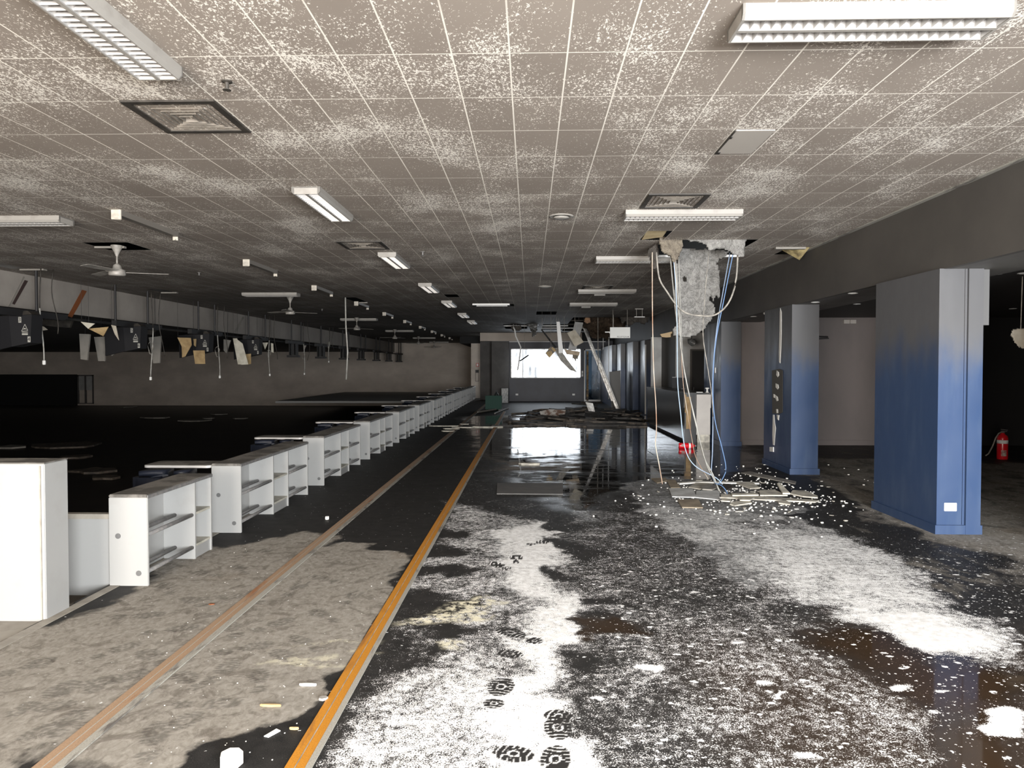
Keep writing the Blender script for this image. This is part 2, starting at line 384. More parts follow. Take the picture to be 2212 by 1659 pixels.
WX = wob(GX, GY, 1.0); WY = wob(GY+9, GX-4, 1.0)
HX = wob(GX*5.3+2, GY*5.1, 1.0); HY = wob(GX*4.7, GY*5.9+5, 1.0)
def sdist(px, X=GX, Y=GY, warp=.12):
    P = [Fz(u, v) for u, v in px]; Xw = X+WX*warp+HX*min(warp, .1)*.8; Yw = Y+WY*warp*1.6+HY*min(warp, .1)*.8
    d = np.full(X.shape, 1e9); ins = np.zeros(X.shape, bool); n = len(P)
    for i in range(n):
        ax, ay = P[i][0], P[i][1]; bx, by = P[(i+1) % n][0], P[(i+1) % n][1]
        ex, ey = bx-ax, by-ay; L2 = ex*ex+ey*ey
        t = np.clip(((Xw-ax)*ex+(Yw-ay)*ey)/L2, 0, 1)
        d = np.minimum(d, np.hypot(Xw-ax-t*ex, Yw-ay-t*ey))
        c = ((ay > Yw) != (by > Yw)) & (Xw < (bx-ax)*(Yw-ay)/((by-ay) if by != ay else 1e-9)+ax)
        ins ^= c
    return np.where(ins, d, -d)
def sm(x, a, b):
    t = np.clip((x-a)/(b-a), 0, 1); return t*t*(3-2*t)
def reg(px, soft=.15, warp=.12): return sm(sdist(px, warp=warp), -soft, soft)
A = {k: np.zeros(GX.shape) for k in ('foam', 'wet', 'dust', 'brown', 'print', 'blob', 'film', 'yellow')}
def put(k, px, val, soft=.15, warp=.12):
    m = reg(px, soft, warp); A[k] = A[k]*(1-m)+val*m
right_of = sm(GX, -.93, -.80)
# wetness: vinyl side is damp, the standing puddle is a mirror
A['wet'] = .12*right_of
put('wet', [(1000,900),(1300,893),(1500,898),(1600,960),(1640,1000),(1560,1035),(1400,1045),(1330,1075),(1290,1120),(1230,1100),(1180,1060),(1080,1040),(1040,990),(1010,940)], 1, .3)
put('wet', [(1690,1360),(1850,1345),(2000,1400),(2120,1440),(2212,1460),(2212,1850),(2050,1850),(1950,1500),(1850,1450)], .95, .1)
put('wet', [(1205,1335),(1340,1345),(1330,1385),(1240,1375)], .9, .03)
# base speckle on the vinyl side
near = 1-sm(GY, 8.2, 9.8)
A['foam'] = right_of*near*(.30-.08*sm(GX, 1.5, 3.5))
put('foam', [(980,1010),(1180,1000),(1200,1060),(1060,1090),(960,1090)], .28, .3)
put('foam', [(960,1080),(1120,1110),(1230,1150),(1290,1290),(1230,1400),(1330,1850),(690,1850),(760,1560),(860,1400),(880,1290),(930,1180)], .55, .12)
put('foam', [(1240,1100),(1390,1110),(1480,1180),(1640,1260),(1700,1300),(1790,1340),(1950,1420),(2212,1470),(2212,1850),(1300,1850),(1260,1500),(1210,1380),(1260,1280)], .47, .1)
put('foam', [(1260,1120),(1400,1120),(1500,1200),(1640,1270),(1690,1320),(1480,1330),(1320,1250)], .40, .15)
put('foam', [(1100,1150),(1170,1120),(1215,1150),(1215,1250),(1240,1290),(1235,1380),(1180,1395),(1200,1470),(1260,1560),(1275,1850),(1030,1850),(1030,1540),(1120,1480),(1100,1380),(1160,1290),(1110,1230)], .86, .12, .16)
put('foam', [(830,1480),(1000,1440),(1060,1480),(1040,1850),(720,1850),(760,1570)], .66, .12)
# right-hand foam sheet
put('foam', [(1400,1100),(1560,1095),(1720,1120),(1800,1150),(1950,1200),(2080,1300),(2212,1370),(2212,1465),(2110,1440),(2020,1430),(1930,1385),(1850,1340),(1790,1310),(1700,1300),(1650,1255),(1560,1200),(1430,1150)], .56, .06, .12)
put('foam', [(1620,1150),(1850,1160),(1950,1220),(2060,1300),(2130,1360),(2160,1420),(2020,1420),(1900,1360),(1780,1300),(1690,1240)], .72, .2)
put('foam', [(1890,1330),(2080,1340),(2110,1400),(2000,1415),(1930,1380)], 1.0, .1)
put('film', [(1240,1120),(1400,1090),(1500,1180),(1650,1260),(1500,1290),(1300,1200)], .35, .3, .3)
put('film', [(1330,1045),(1450,1028),(1640,1060),(1760,1100),(1560,1130),(1700,1240),(1660,1290),(1500,1190),(1400,1110),(1380,1075)], .9, .06)
put('film', [(1020,1085),(1180,1080),(1260,1110),(1180,1130),(1040,1120)], .3, .15)
put('film', [(1120,930),(1280,905),(1340,935),(1420,985),(1330,1010),(1180,1025),(1100,990)], .42, .25)
# clear dark patches where the foam has parted
for px in ([(1200,1340),(1270,1330),(1345,1350),(1335,1385),(1250,1378),(1215,1360)], [(1190,1165),(1250,1170),(1290,1190),(1235,1195)],
           [(1250,1430),(1300,1440),(1300,1475),(1270,1470)], [(1175,1120),(1240,1130),(1225,1155),(1180,1145)], [(1200,1225),(1265,1228),(1255,1250)],
           [(1250,1280),(1340,1290),(1340,1305),(1270,1300)], [(870,1290),(1000,1290),(985,1310),(860,1330)], [(890,1350),(985,1365),(940,1385),(870,1380)],
           [(930,1145),(1010,1150),(1000,1165),(925,1168)], [(915,1190),(1010,1192),(980,1205),(905,1210)], [(840,1425),(880,1420),(870,1450),(830,1455)],
           [(930,1225),(1040,1235),(1020,1255),(900,1260)]):
    put('foam', px, .14, .07, .16)
for px in ([(1705,1365),(1850,1345),(1960,1405),(2030,1440),(2130,1448),(2212,1462),(2212,1850),(2090,1850),(2000,1545),(1900,1480),(1800,1420)], [(2080,1600),(2212,1600),(2212,1850),(2090,1850)]):
    put('foam', px, .19, .05, .06); put('brown', px, .9, .2)
put('brown', [(1205,1335),(1340,1345),(1330,1385),(1240,1375)], .8, .08)
put('foam', [(2115,1540),(2180,1532),(2212,1545),(2212,1590),(2140,1585),(2105,1565)], 1.0, .03, .05)
for u, v, r in ((1640,1468,.07),(1720,1625,.08),(1405,1450,.12),(1500,1276,.07),(1880,1360,.03),(2030,1487,.05),(1930,1478,.08),(2000,1533,.04),(1575,1390,.04),(1820,1260,.06),(1310,1520,.04),(1385,1210,.03)):
    p = Fz(u, v); d = np.hypot((GX-p.x)+WX*.06+HX*.05, ((GY-p.y)+WY*.06+HY*.05)*1.3); A['foam'] = np.maximum(A['foam'], 1.0*sm(-d, -r*1.15, -r*.2))
A['blob'] = right_of*near*np.clip(.25+.75*sm(GX, .1, .6), 0, 1)*(1-.6*sm(GY, 5.2, 7))
A['brown'] = np.maximum(A['brown'], .55*right_of*sm(-GY, -4.6, -3.4)*sm(GX, .5, 1.2))
# yellow-white powder streaks crossing the orange strip
put('yellow', [(860,1345),(930,1300),(1000,1290),(1060,1310),(1000,1345),(930,1350)], .9, .05)
put('yellow', [(880,1400),(930,1380),(980,1400),(960,1440),(900,1430)], .8, .05)
put('yellow', [(560,1430),(700,1420),(750,1440),(700,1447),(600,1440)], .45, .03)
put('yellow', [(600,1395),(680,1385),(760,1410),(770,1417),(680,1396)], .4, .03)
# dusty carpet, left
left = 1-sm(GX, -.97, -.94)
A['dust'] = left*(.05)
put('dust', [(-700,1850),(0,1370),(250,1260),(480,1150),(540,1180),(640,1150),(700,1180),(600,1230),(420,1390),(250,1560),(90,1850)], .95, .25, .25)
put('dust', [(100,1850),(300,1490),(640,1200),(720,1185),(850,1200),(905,1210),(860,1300),(740,1450),(690,1500),(640,1540),(500,1590),(330,1640),(300,1850)], .95, .12, .12)
put('dust', [(0,1600),(60,1590),(140,1620),(110,1850),(0,1850)], .15, .2)
put('dust', [(690,1480),(720,1460),(735,1480),(690,1530),(660,1520)], .1, .06)
A['dust'] *= left
A['dust'] = np.maximum(A['dust'], sm(GX, 3.5, 4.1)*(.62-.30*sm(GY, 8.6, 11)))
put('dust', [(1640,1000),(1760,1030),(1860,1085),(1960,1150),(2080,1180),(2300,1260),(2300,1000),(1800,985)], .6, .3, .3)
for px in ([(2212,1180),(2000,1190),(1890,1140),(1800,1150),(1900,1200),(2000,1250),(2212,1300)],): put('dust', px, .38, .3, .3)
A['foam'] *= np.where(GX > 3.4, 1-.8*sm(GY, 5.7, 6.6), 1)
# boot prints: toe pad and heel with tread bars, cut out of the foam
def boot(u, v, ang, ln=.30, w=.105, part=3):
    p = Fz(u, v); ca, sa = math.cos(ang), math.sin(ang)
    X = (GX-p.x)*ca+(GY-p.y)*sa; Y = -(GX-p.x)*sa+(GY-p.y)*ca
    out = np.zeros(GX.shape)
    for k, (cy, hy, hw) in enumerate(((ln*.18, ln*.30, w*.5), (-ln*.34, ln*.14, w*.38))):
        if not (part >> k) & 1: continue
        e = (X/hw)**2+((Y-cy)/hy)**2
        R = np.sqrt(((X)/hw)**2+((Y-cy)/(hy*.8))**2)
        tread = (np.sin(R*13+.4) > -.45) | (R < .25)
        bars = (np.sin((Y-cy)*2*PI/.026+np.abs(X)*42) > -.5)
        lug = np.where(np.abs(R) > .66, bars, tread & (np.abs(np.sin(np.arctan2(Y-cy, X)*3)) > .12))
        out = np.maximum(out, (e < 1)*lug*1.0)
    A['print'][:] = np.maximum(A['print'], out)
boot(1120, 1372, .85, .36, .12); boot(1077, 1495, -.15, .34, .125); boot(1208, 1587, .05, .34, .12, part=1); boot(1203, 1622, 3.0, .34, .12, part=1)
boot(1135, 1632, 1.3, .28, .12, part=1); boot(1118, 1415, 1.2, .24, part=1); boot(1225, 1550, 1.2, .22, part=1)
boot(1080, 1222, .6, .28); boot(1115, 1208, 0, .26); boot(1165, 1172, -.9, .27)
A['print'] *= (GX > -.42) & (GX < .56)
foamprint = A['print'].copy(); A['print'][:] = 0
_b = random.Random(17)
for u, v_ in [(110,1500),(190,1480),(150,1560),(255,1470),(230,1545),(330,1420),(300,1330),(370,1360),(420,1300),(360,1270),(480,1290),(440,1240),(520,1230),(60,1440),(60,1590),(560,1290),(640,1270),(590,1350),(530,1400),(480,1450),(620,1420),(700,1330),(450,1520),(380,1570),(560,1470),(700,1250),(760,1290),(330,1600),(250,1405),(90,1530),(500,1360),(660,1390),(410,1470),(360,1220),(560,1190)]:
    boot(u, v_, _b.uniform(-1.5, 1.0), _b.uniform(.28, .36), _b.uniform(.10, .13))
A['print'] *= .42*(GX < -1.0)*(A['dust'] > .4)
A['print'] = np.maximum(A['print'], foamprint)
v = np.zeros((nx*ny, 3)); v[:, 0] = GX.ravel(); v[:, 1] = GY.ravel()
idx = np.arange(nx*ny).reshape(ny, nx)
fc = np.stack([idx[:-1, :-1], idx[:-1, 1:], idx[1:, 1:], idx[1:, :-1]], -1).reshape(-1, 4)
me = bpy.data.meshes.new('floor'); me.vertices.add(len(v)); me.vertices.foreach_set('co', v.ravel())
me.loops.add(fc.size); me.loops.foreach_set('vertex_index', fc.ravel().astype(np.int32))
me.polygons.add(len(fc)); me.polygons.foreach_set('loop_start', np.arange(0, fc.size, 4, dtype=np.int32))
me.polygons.foreach_set('loop_total', np.full(len(fc), 4, dtype=np.int32)); me.update(calc_edges=True)
for k, a in A.items():
    at = me.attributes.new(k, 'FLOAT', 'POINT'); at.data.foreach_set('value', a.ravel().astype(np.float32))
me.materials.append(M['floor']); fo = bpy.data.objects.new('floor', me); C.objects.link(fo); struct(fo)

def sbox(name, mat, *b, bevel=0):
    return struct(MB().box(*b).build(name, mat, bevel=bevel))
PIT = -.9
sbox('floor_landing_front', M['landing'], -7, -3.0, -4.2, 4.6, -.3, -.012)
sbox('floor_landing', M['landing'], -4.3, -3.0, 4.6, 46, -.4, -.15)
sbox('floor_lanes', M['lanefloor'], -38, -4.3, 4.6, 46.2, PIT-.1, PIT)
sbox('trim_1', M['lanefloor'], -4.32, -4.3, 4.6, 46, PIT, -.15)
sbox('trim_2', M['lanefloor'], -3.02, -3.0, 4.6, 36.5, -.4, -.004)
sbox('trim_3', M['trimgrey'], -2.985, -2.915, -4, 36.4, .0005, .004)
sbox('floor_lanes_step', M['lanefloor'], -38, -7, -4.2, 4.6, PIT-.1, PIT)

# ------------------------------------------------------------------ CEILING: tiles as a grid, missing tiles left out
x0c, y0c = -0.106, 3.709
holes = [(1.694, 2.894, 9.109, 10.309), (1.394, 1.694, 8.509, 9.109), (3.494, 3.84, 9.709, 10.309), (-4.306, -4.006, 16.309, 17.509),
         (-8.406, -8.106, 10.909, 11.509), (-1.906, -1.606, 15.709, 16.309), (-5.806, -5.206, 9.109, 9.409), (-7.906, -7.606, 14.509, 15.109),
         (1.394, 3.84, 22.909, 31.4), (-1.006, -.106, 26.509, 29.5), (.494, 1.394, 26.509, 30.1), (-1.306, -.406, 18.109, 18.709), (.194, .794, 20.509, 21.7)]
soot_c = []
bm = bmesh.new(); cache = {}
def cv(x, y):
    k = (round(x, 3), round(y, 3))
    if k not in cache: cache[k] = bm.verts.new((x, y, CEIL))
    return cache[k]
cx = [-8.77]+[x0c+.3*k for k in range(-28, 14) if -8.7 < x0c+.3*k < 3.8]+[3.84]
cy = [-4.2]+[y0c+.6*k for k in range(-13, 71) if -4.1 < y0c+.6*k < 46]+[46]
for i in range(len(cx)-1):
    for j in range(len(cy)-1):
        mx, my = (cx[i]+cx[i+1])/2, (cy[j]+cy[j+1])/2
        if any(a < mx < b and c < my < d for a, b, c, d in holes): continue
        if my > 33 and mx > -2.3: continue
        bm.faces.new([cv(cx[i], cy[j]), cv(cx[i], cy[j+1]), cv(cx[i+1], cy[j+1]), cv(cx[i+1], cy[j])])
me = bpy.data.meshes.new('ceiling'); bm.to_mesh(me); bm.free()
co = np.array([q.co[:] for q in me.vertices]); X, Y = co[:, 0], co[:, 1]
# soot deposited by the fire: heaviest over the lanes and around the burnt opening at the far end
s1 = sm(Y+(-X)*.9, 13, 24)*.62; s2 = sm(-np.hypot(X-2.4, (Y-27)*.6), -4.5, -1.5)*.6; s3 = sm(Y, 22, 30)*.9*(1-sm(X, -1.0, 0.6)*.55)
wobc = wob(X*.6, Y*.25)
soot = np.clip(np.maximum(np.maximum(s1, s2), s3)+.12*wobc*sm(Y, 8, 12), 0, .93)
at = me.attributes.new('soot', 'FLOAT', 'POINT'); at.data.foreach_set('value', soot.astype(np.float32))
ang = np.arctan2(Y-29.5, X-.8)
wash = sm(-np.abs(np.sin(ang*9+wobc))*1.0, -.75, -.2)*sm(-np.hypot((X-.2), (Y-27)*.42), -3.1, -1.6)
wash = np.maximum(wash, .8*sm(-np.hypot((X-3.4), (Y-15.5)*.3), -.9, -.3))
at = me.attributes.new('washed', 'FLOAT', 'POINT'); at.data.foreach_set('value', wash.astype(np.float32))
me.materials.append(M['ceiling']); o = bpy.data.objects.new('ceiling', me); C.objects.link(o); struct(o)
sbox('ceiling_roof_void', M['black'], -39, 11, -4.6, 47, 4.3, 4.4)


# ceiling-to-bulkhead trim
sbox('trim_4', M['edgepale'], 3.79, 3.84, -4, 22.5, CEIL-.012, CEIL+.01)

# ------------------------------------------------------------------ WALLS
sbox('trim_5_bulkhead', M['bulk'], 3.84, 3.90, -4.2, 33, 2.47, 4.0)
sbox('ceiling_soffit', M['soffit'], 3.90, 4.62, -4.2, 33, 2.47, 2.53)
sbox('trim_7_soffit_edge', M['soffit'], 4.56, 4.62, -4.2, 33, 2.53, 2.60)
sbox('ceiling_right', M['rceil'], 4.62, 10.6, -4.2, 14.5, 2.56, 2.64)
sbox('wall_right_back', M['rwall'], 4.16, 7.2, 14.42, 14.6, 0, 2.6)
sbox('wall_right_back_shaded', M['blackmetal'], 7.2, 10.6, 14.42, 14.6, 0, 2.6)  # same wall; the shade at its unlit right end is put into the colour
sbox('baseboard_right', M['rwall'], 4.19, 7.2, 14.395, 14.42, 0, .10)
sbox('wall_added_light_block', M['rwall'], 4.5, 4.6, -4.2, 5.4, 0, 2.47)  # unseen wall added to keep shopfront daylight off the right room
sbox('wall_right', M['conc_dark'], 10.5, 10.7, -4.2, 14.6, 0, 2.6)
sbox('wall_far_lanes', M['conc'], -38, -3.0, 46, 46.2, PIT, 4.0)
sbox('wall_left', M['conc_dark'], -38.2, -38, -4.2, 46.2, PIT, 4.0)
sbox('wall_pier', M['greyfilm'] if False else M['conc'], -3.02, -2.40, 36.5, 46, 0, 2.82)
sbox('trim_8_pier_head', M['black'], -3.6, -2.3, 36.45, 46, 2.815, CEIL)
sbox('wall_recess', M['conc_dark'], -2.42, -1.80, 34.6, 34.8, 0, 3.0)
sbox('wall_recess_panel', M['conc_dark'], -1.80, -0.96, 33.55, 33.7, 0, 3.1)
sbox('wall_recess_return', M['black'], -1.83, -1.80, 33.55, 34.8, 0, 2.72)
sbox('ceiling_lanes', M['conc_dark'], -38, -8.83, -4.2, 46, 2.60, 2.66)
# fascia over the lanes
fas = sbox('trim_9_lane_fascia', M['fascia'], -8.83, -8.77, -4.2, 45.9, 2.58, 4.0)
# window wall with its openings
WY0, WY1 = 33.02, 33.2
wz = (1.08, 2.45)
mb = MB()
mb.box(-.96, -.89, WY0, WY1, 0, 2.8).box(-.89, 2.37, WY0, WY1, 0, wz[0]).box(-.89, 2.37, WY0, WY1, wz[1], 2.8)
mb.box(2.37, 2.52, WY0, WY1, 0, 2.8).box(2.52, 3.40, WY0, WY1, 2.42, 2.8).box(3.40, 4.9, WY0, WY1, 0, 2.8)
struct(mb.build('wall_window', M['navywall']))
sbox('wall_window_head', M['conc'], -2.3, 2.4, 32.86, 33.02, 2.80, CEIL)
sbox('wall_window_head_void', M['black'], -2.3, 11, 33.02, 33.3, 2.8, 4.2)
sbox('trim_10', M['frame'], -.96, 3.5, 32.99, 33.02, 2.755, 2.785)
wn = MB(); wn.box(-.89, 2.37, WY0-.01, WY1, wz[0], wz[0]+.035).box(-.89, 2.37, WY0-.01, WY1, wz[1]-.035, wz[1])
wn.box(-.89, -.855, WY0-.01, WY1, wz[0], wz[1]).box(2.335, 2.37, WY0-.01, WY1, wz[0], wz[1])
w1 = struct(wn.build('window_1', M['frame']))
g = MB().box(-.86, 2.34, 33.1, 33.105, wz[0]+.03, wz[1]-.03).build('pane', M['glass'], w1)
MB().box(-.33, -.305, 33.04, 33.09, wz[0]+.03, wz[1]-.03).build('mullion', M['wiregrey'], w1)
dr = MB(); dr.box(2.52, 2.57, WY0-.02, WY1, 0, 2.42).box(3.35, 3.40, WY0-.02, WY1, 0, 2.42).box(2.52, 3.40, WY0-.02, WY1, 2.37, 2.42).box(2.57, 3.35, WY0, WY1, 0, .08)
d1 = struct(dr.build('door_1', M['frame']))
MB().box(2.57, 3.35, 33.1, 33.105, .08, 2.37).build('pane', M['doorglass'], d1)
dc = MB(); dc.box(2.62, 2.72, 33.0, 33.06, .03, 2.33)
dc.build('scorched_jamb', M['brass'], d1)
sbox('floor_outside', M['ground'], -12, 14, 33.2, 52, -.1, -.004)
# far right side: side wall of the bar zone behind the columns
sbox('wall_right_far', M['conc_dark'], 5.3, 5.4, 14.6, 33, 0, 2.47)
sbox('ceiling_bar', M['soffit'], 4.62, 5.4, 14.6, 33, 2.47, 2.53)
sbox('wall_reception_back', M['greyfilm'], 3.8, 5.3, 18.62, 18.68, 0, 2.47)
# wall_front behind the camera: shopfront with two large openings
mb = MB(); mb.box(-9, 10.6, -4.3, -4.2, 2.62, 4.3).box(-9, 10.6, -4.3, -4.2, -.9, .28).box(-9, -4.8, -4.3, -4.2, .28, 2.62).box(-1.0, .7, -4.3, -4.2, .28, 2.62).box(4.5, 10.6, -4.3, -4.2, .28, 2.62)
struct(mb.build('wall_front', M['conc_dark']))
sbox('wall_front_lanes', M['conc_dark'], -38, -9, -4.3, -4.2, PIT, 4.2)
sbox('wall_left_void', M['black'], -39, -38.2, -4.3, 46.2, PIT, 4.3)

# ------------------------------------------------------------------ COLUMNS
def column(y0, y1, label, x0=3.80, x1=4.19, kick=True):
    r = empty('column', (x0, y0, 0), label, 'column', 'blue columns along the bulkhead')
    def B(nm, m, *b, bevel=0):
        return MB().box(*b).build(nm, m, None, bevel=bevel, loc=(x0, y0, 0))
    parts = [B('shaft', M['bluecol'], x0, x1, y0, y1, 0, 2.472)]
    if kick: parts.append(B('kickboard', M['bluecol'], x0-.022, x1+.02, y0-.022, y1+.01, 0, .085))
    for p in parts: p.parent = r; p.location = (0, 0, 0)
    return r
c1 = column(6.71, 7.92, 'nearest blue column with a white power point low on its pale front')
def child(parent, mb, nm, mat, bevel=0, smooth=False):
    base = Vector(parent.location); o = mb.build(nm, mat, None, bevel, smooth, loc=base); o.parent = parent; o.location = (0, 0, 0); return o
child(c1, MB().box(4.03, 4.045, 6.70, 6.72, .09, 2.468).box(4.055, 4.19, 6.685, 6.71, .0, 2.468), 'cover_strip', M['bluecol'])
child(c1, MB().box(4.19, 4.275, 6.74, 6.80, 1.95, 2.468), 'head_panel', simple('grey_head_panel', (.1, .1, .1), .5))
p = child(c1, MB().box(3.868, 3.982, 6.700, 6.711, .215, .292), 'power_point', M['whitelabel'], bevel=.003)
c2 = column(10.42, 11.62, 'blue column second from the camera, its dark side split by a white crack')
def blobpoly(cx_, cy_, rx, rz, n=10, j=.3, seed=0):
    rr = random.Random(seed)
    return [(cx_, cy_+rx*math.cos(2*PI*k/n)*(1+rr.uniform(-j, j)), None, rz*math.sin(2*PI*k/n)*(1+rr.uniform(-j, j))) for k in range(n)]
def pxside(poly):   # patch on the column's left face x=3.80, given in pixels
    out = []
    for u, v_ in poly:
        d = ray(u, v_); t = 3.797/d[0]; q = OO+d*t; out.append((3.797, q[1], q[2]))
    return out
def sc_px(x, y): return (1640+x/4.147, 640+y/4.147)
mb = MB()
mb.prism(pxside([sc_px(*p_) for p_ in [(190,105),(200,140),(200,330),(196,480),(190,600),(180,590),(178,500),(184,300),(186,140)]]), (-.004, 0, 0))
mb.prism(pxside([sc_px(*p_) for p_ in [(124,1060),(136,1062),(140,1130),(150,1180),(144,1240),(136,1335),(124,1330),(120,1240),(122,1150)]]), (-.004, 0, 0))
for pts in ([(160,665),(178,680),(180,710),(168,725),(156,705)], [(150,780),(172,790),(178,820),(168,835),(150,815)], [(130,875),(142,880),(142,910),(130,905)],
            [(148,885),(166,900),(172,935),(160,940),(150,915)], [(154,1010),(168,1012),(170,1045),(158,1048)], [(160,1060),(180,1065),(176,1110),(164,1100)]):
    mb.prism(pxside([sc_px(*q) for q in pts]), (-.006, 0, 0))
child(c2, mb, 'bare_plaster_crack', simple('white_torn_plaster', (.8, .79, .74), .8))
child(c2, MB().prism(pxside([sc_px(*q) for q in [(115,665),(180,650),(213,665),(212,1040),(180,1055),(118,1050)]]), (-.002, 0, 0)), 'stripped_patch', simple('grey_glue_patch', (.085, .08, .072), .8))
child(c2, MB().prism(pxside([sc_px(*q) for q in [(98,1350),(131,1350),(131,1394),(98,1390)]]), (-.01, 0, 0)), 'power_point', M['whitelabel'])
c3 = column(14.23, 15.6, 'blue column beside the reception counter, third from the camera')
child(c3, MB().box(3.785, 3.8, 14.62, 14.69, 1.45, 1.56), 'light_switch', M['whitelabel'])
sbox('wall_step_near', M['bluecol'], 3.80, 4.3, 23.65, 25.0, 0, 2.472)
sbox('wall_step_middle', M['bluecol'], 3.61, 4.3, 25.0, 27.0, 0, 2.472)
sbox('wall_step_far', M['bluecol'], 3.44, 4.3, 27.0, 28.5, 0, 2.472)
sbox('wall_step_end', M['bluecol'], 3.28, 4.3, 28.5, 33.02, 0, 2.472)
sbox('trim_11_post', M['frame'], 3.80, 3.84, 23.55, 23.64, 0.02, 2.32)
sbox('wall_charcoal', M['bulk'], 3.80, 3.86, 18.7, 20.6, 0, 2.472)
sbox('wall_pale_panel', M['greyfilm'], 3.50, 3.80, 20.62, 20.68, 0, 2.44)
sbox('wall_void', M['black'], 4.2, 4.25, 20.7, 23.6, 0, 2.472)

# ------------------------------------------------------------------ FLOOR STRIPS
def strip(name, x0, x1, y0, y1, m, label):
    mb = MB(); n = 60
    mb.box(x0, x1, y0, y1, .0008, .006); o = mb.build(name, m)
    return o
def floor_strip(name, xs3, y0, y1, mats, label):
    o = strip(name, xs3[0], xs3[1], y0, y1, mats[0], label); tag(o, label, 'floor strip')
    e = MB().box(xs3[1], xs3[2], y0, y1, .0008, .007).build('edge_trim', mats[1], o)
    xm = (xs3[0]+xs3[1])/2
    MB().box(xm-.0022, xm+.0022, y0, y1, .006, .0066).build('seam', mats[2], o)
    return o
floor_strip('floor_strip', (-.948, -.868, -.842), .4, 25.3, (M['orange'], M['edgepale'], M['wiregrey']), 'bright orange ribbed floor strip running to the rubble heap')
floor_strip('floor_strip', (-1.925, -1.845, -1.805), .4, 30.5, (M['orangeworn'], M['edgepale'], M['edgepale']), 'worn rust coloured floor strip beside the white shelf units')

# ------------------------------------------------------------------ CEILING LIGHTS
HB = .068
def light_fitting(rotz, loc, label):
    """twin louvred fitting, long in local x, 1.2 x .26, hangs under z=0"""
    r = empty('ceiling_light', loc, label, 'ceiling light', 'twin louvred ceiling lights', rotz)
    L_, w = .6, .13
    mb = MB()
    prof = [(-w, 0), (w, 0), (w, -.045), (w-.018, -HB), (w-.028, -HB), (w-.028, -.012), (-w+.028, -.012), (-w+.028, -HB), (-w+.018, -HB), (-w, -.045)]
    for s in (-1, 1):
        mb.prism([(-L_, s*a, b) for a, b in [(w, .004), (w, -.045), (w-.018, -HB), (w-.026, -HB), (w-.026, .004)]], (2*L_, 0, 0))
    mb.box(-L_, L_, -w+.01, w-.01, -.012, .004)
    mb.build('housing', M['housing'], r)
    for s in (-1, 1):
        MB().prism([(s*L_, -w, .004), (s*L_, w, .004), (s*L_, w, -.045), (s*L_, w-.018, -HB), (s*L_, -w+.018, -HB), (s*L_, -w, -.045)], (-s*.012, 0, 0)).build('end_cap', M['housing'], r)
    MB().box(-L_+.01, L_-.01, -.011, .011, -HB, -.02).build('spine', M['housing'], r)
    for s in (-1, 1):
        lv = MB(); n = 24; a0, a1 = (.011, w-.026) if s > 0 else (-(w-.026), -.011)
        for k in range(n+1):
            x = -L_+.015+(2*L_-.03)*k/n
            lv.prism([(x-.0012, a0, -HB+.004), (x+.0012, a0, -HB+.004), (x+.010, a0, -.016), (x-.010, a0, -.016)], (0, a1-a0, 0))
        am = (a0+a1)/2
        for e, q in ((a0, am), (a1, am)):
            sgn = 1 if q > e else -1
            lv.quad((-L_+.01, e+sgn*.0015, -HB+.003), (L_-.01, e+sgn*.0015, -HB+.003), (L_-.01, e+sgn*.035, -.014), (-L_+.01, e+sgn*.035, -.014))
        lv.build('louvre', M['louvre'], r)
    return r
proto = None
ordn = ['nearest', 'second', 'third', 'fourth', 'fifth', 'sixth', 'seventh', 'eighth', 'ninth', 'tenth', 'eleventh', 'twelfth', 'thirteenth']
def place(fn, protoname, loc, rotz, label, **kw):
    global PROT
    if protoname not in PROT:
        PROT[protoname] = fn(rotz, loc, label); return PROT[protoname]
    o = copy_tree(PROT[protoname]); o.location = loc; o.rotation_euler.z = rotz; o['label'] = label
    return o
PROT = {}
for k, (x, y) in enumerate([(1.55, 3.36), (1.585, 7.50), (1.565, 10.55), (1.60, 14.90), (1.59, 17.93)]):
    place(light_fitting, 'L', (x, y, CEIL), 0, ['big louvred light set crosswise at the top right corner of the photo', 'crosswise louvred light in front of the torn ceiling hole, second of the right row',
        'crosswise louvred light with its end behind the hanging insulation', 'crosswise louvred light fourth along the right row', 'crosswise louvred light fifth and farthest along the right row'][k])
for k, y in enumerate([3.24, 6.96, 10.58, 14.2, 17.75, 21.6, 24.8]):
    place(light_fitting, 'L', (-2.01, y, CEIL), PI/2, ['lengthwise louvred light cut by the top left edge, before the big vent', 'lengthwise louvred light second in the middle row, pale end plate facing us',
        'lengthwise louvred light third in the middle row just beyond the sooty vent', 'lengthwise louvred light fourth in the middle row over a dark opening', 'lengthwise louvred light fifth in the middle row',
        'lengthwise louvred light sixth in the middle row, far off', 'lengthwise louvred light last in the middle row, smallest'][k])
for k, y in enumerate([7.62, 15.35, 23.3, 30.6, 37.8, 44.0]):
    place(light_fitting, 'L', (-5.62, y, CEIL), 0, 'crosswise light over the lanes, %s from the camera in the left row' % ordn[k])
def batten(rotz, loc, label):
    r = empty('batten_light', loc, label, 'ceiling light', 'single tube battens over the lanes', rotz)
    MB().prism([(-.6, -.045, .003), (-.6, .045, .003), (-.6, .036, -.055), (-.6, -.036, -.055)], (1.2, 0, 0)).build('body', M['battenbody'], r)
    MB().box(-.625, -.6, -.05, .05, -.10, .003).box(-.6, -.57, -.03, .03, -.10, -.06).build('end_cap', M['batten'], r, bevel=.004)
    MB().box(.6, .612, -.03, .03, -.098, -.0).box(.575, .6, -.015, .015, -.098, -.085).build('lamp_holder', M['batten'], r)
    return r
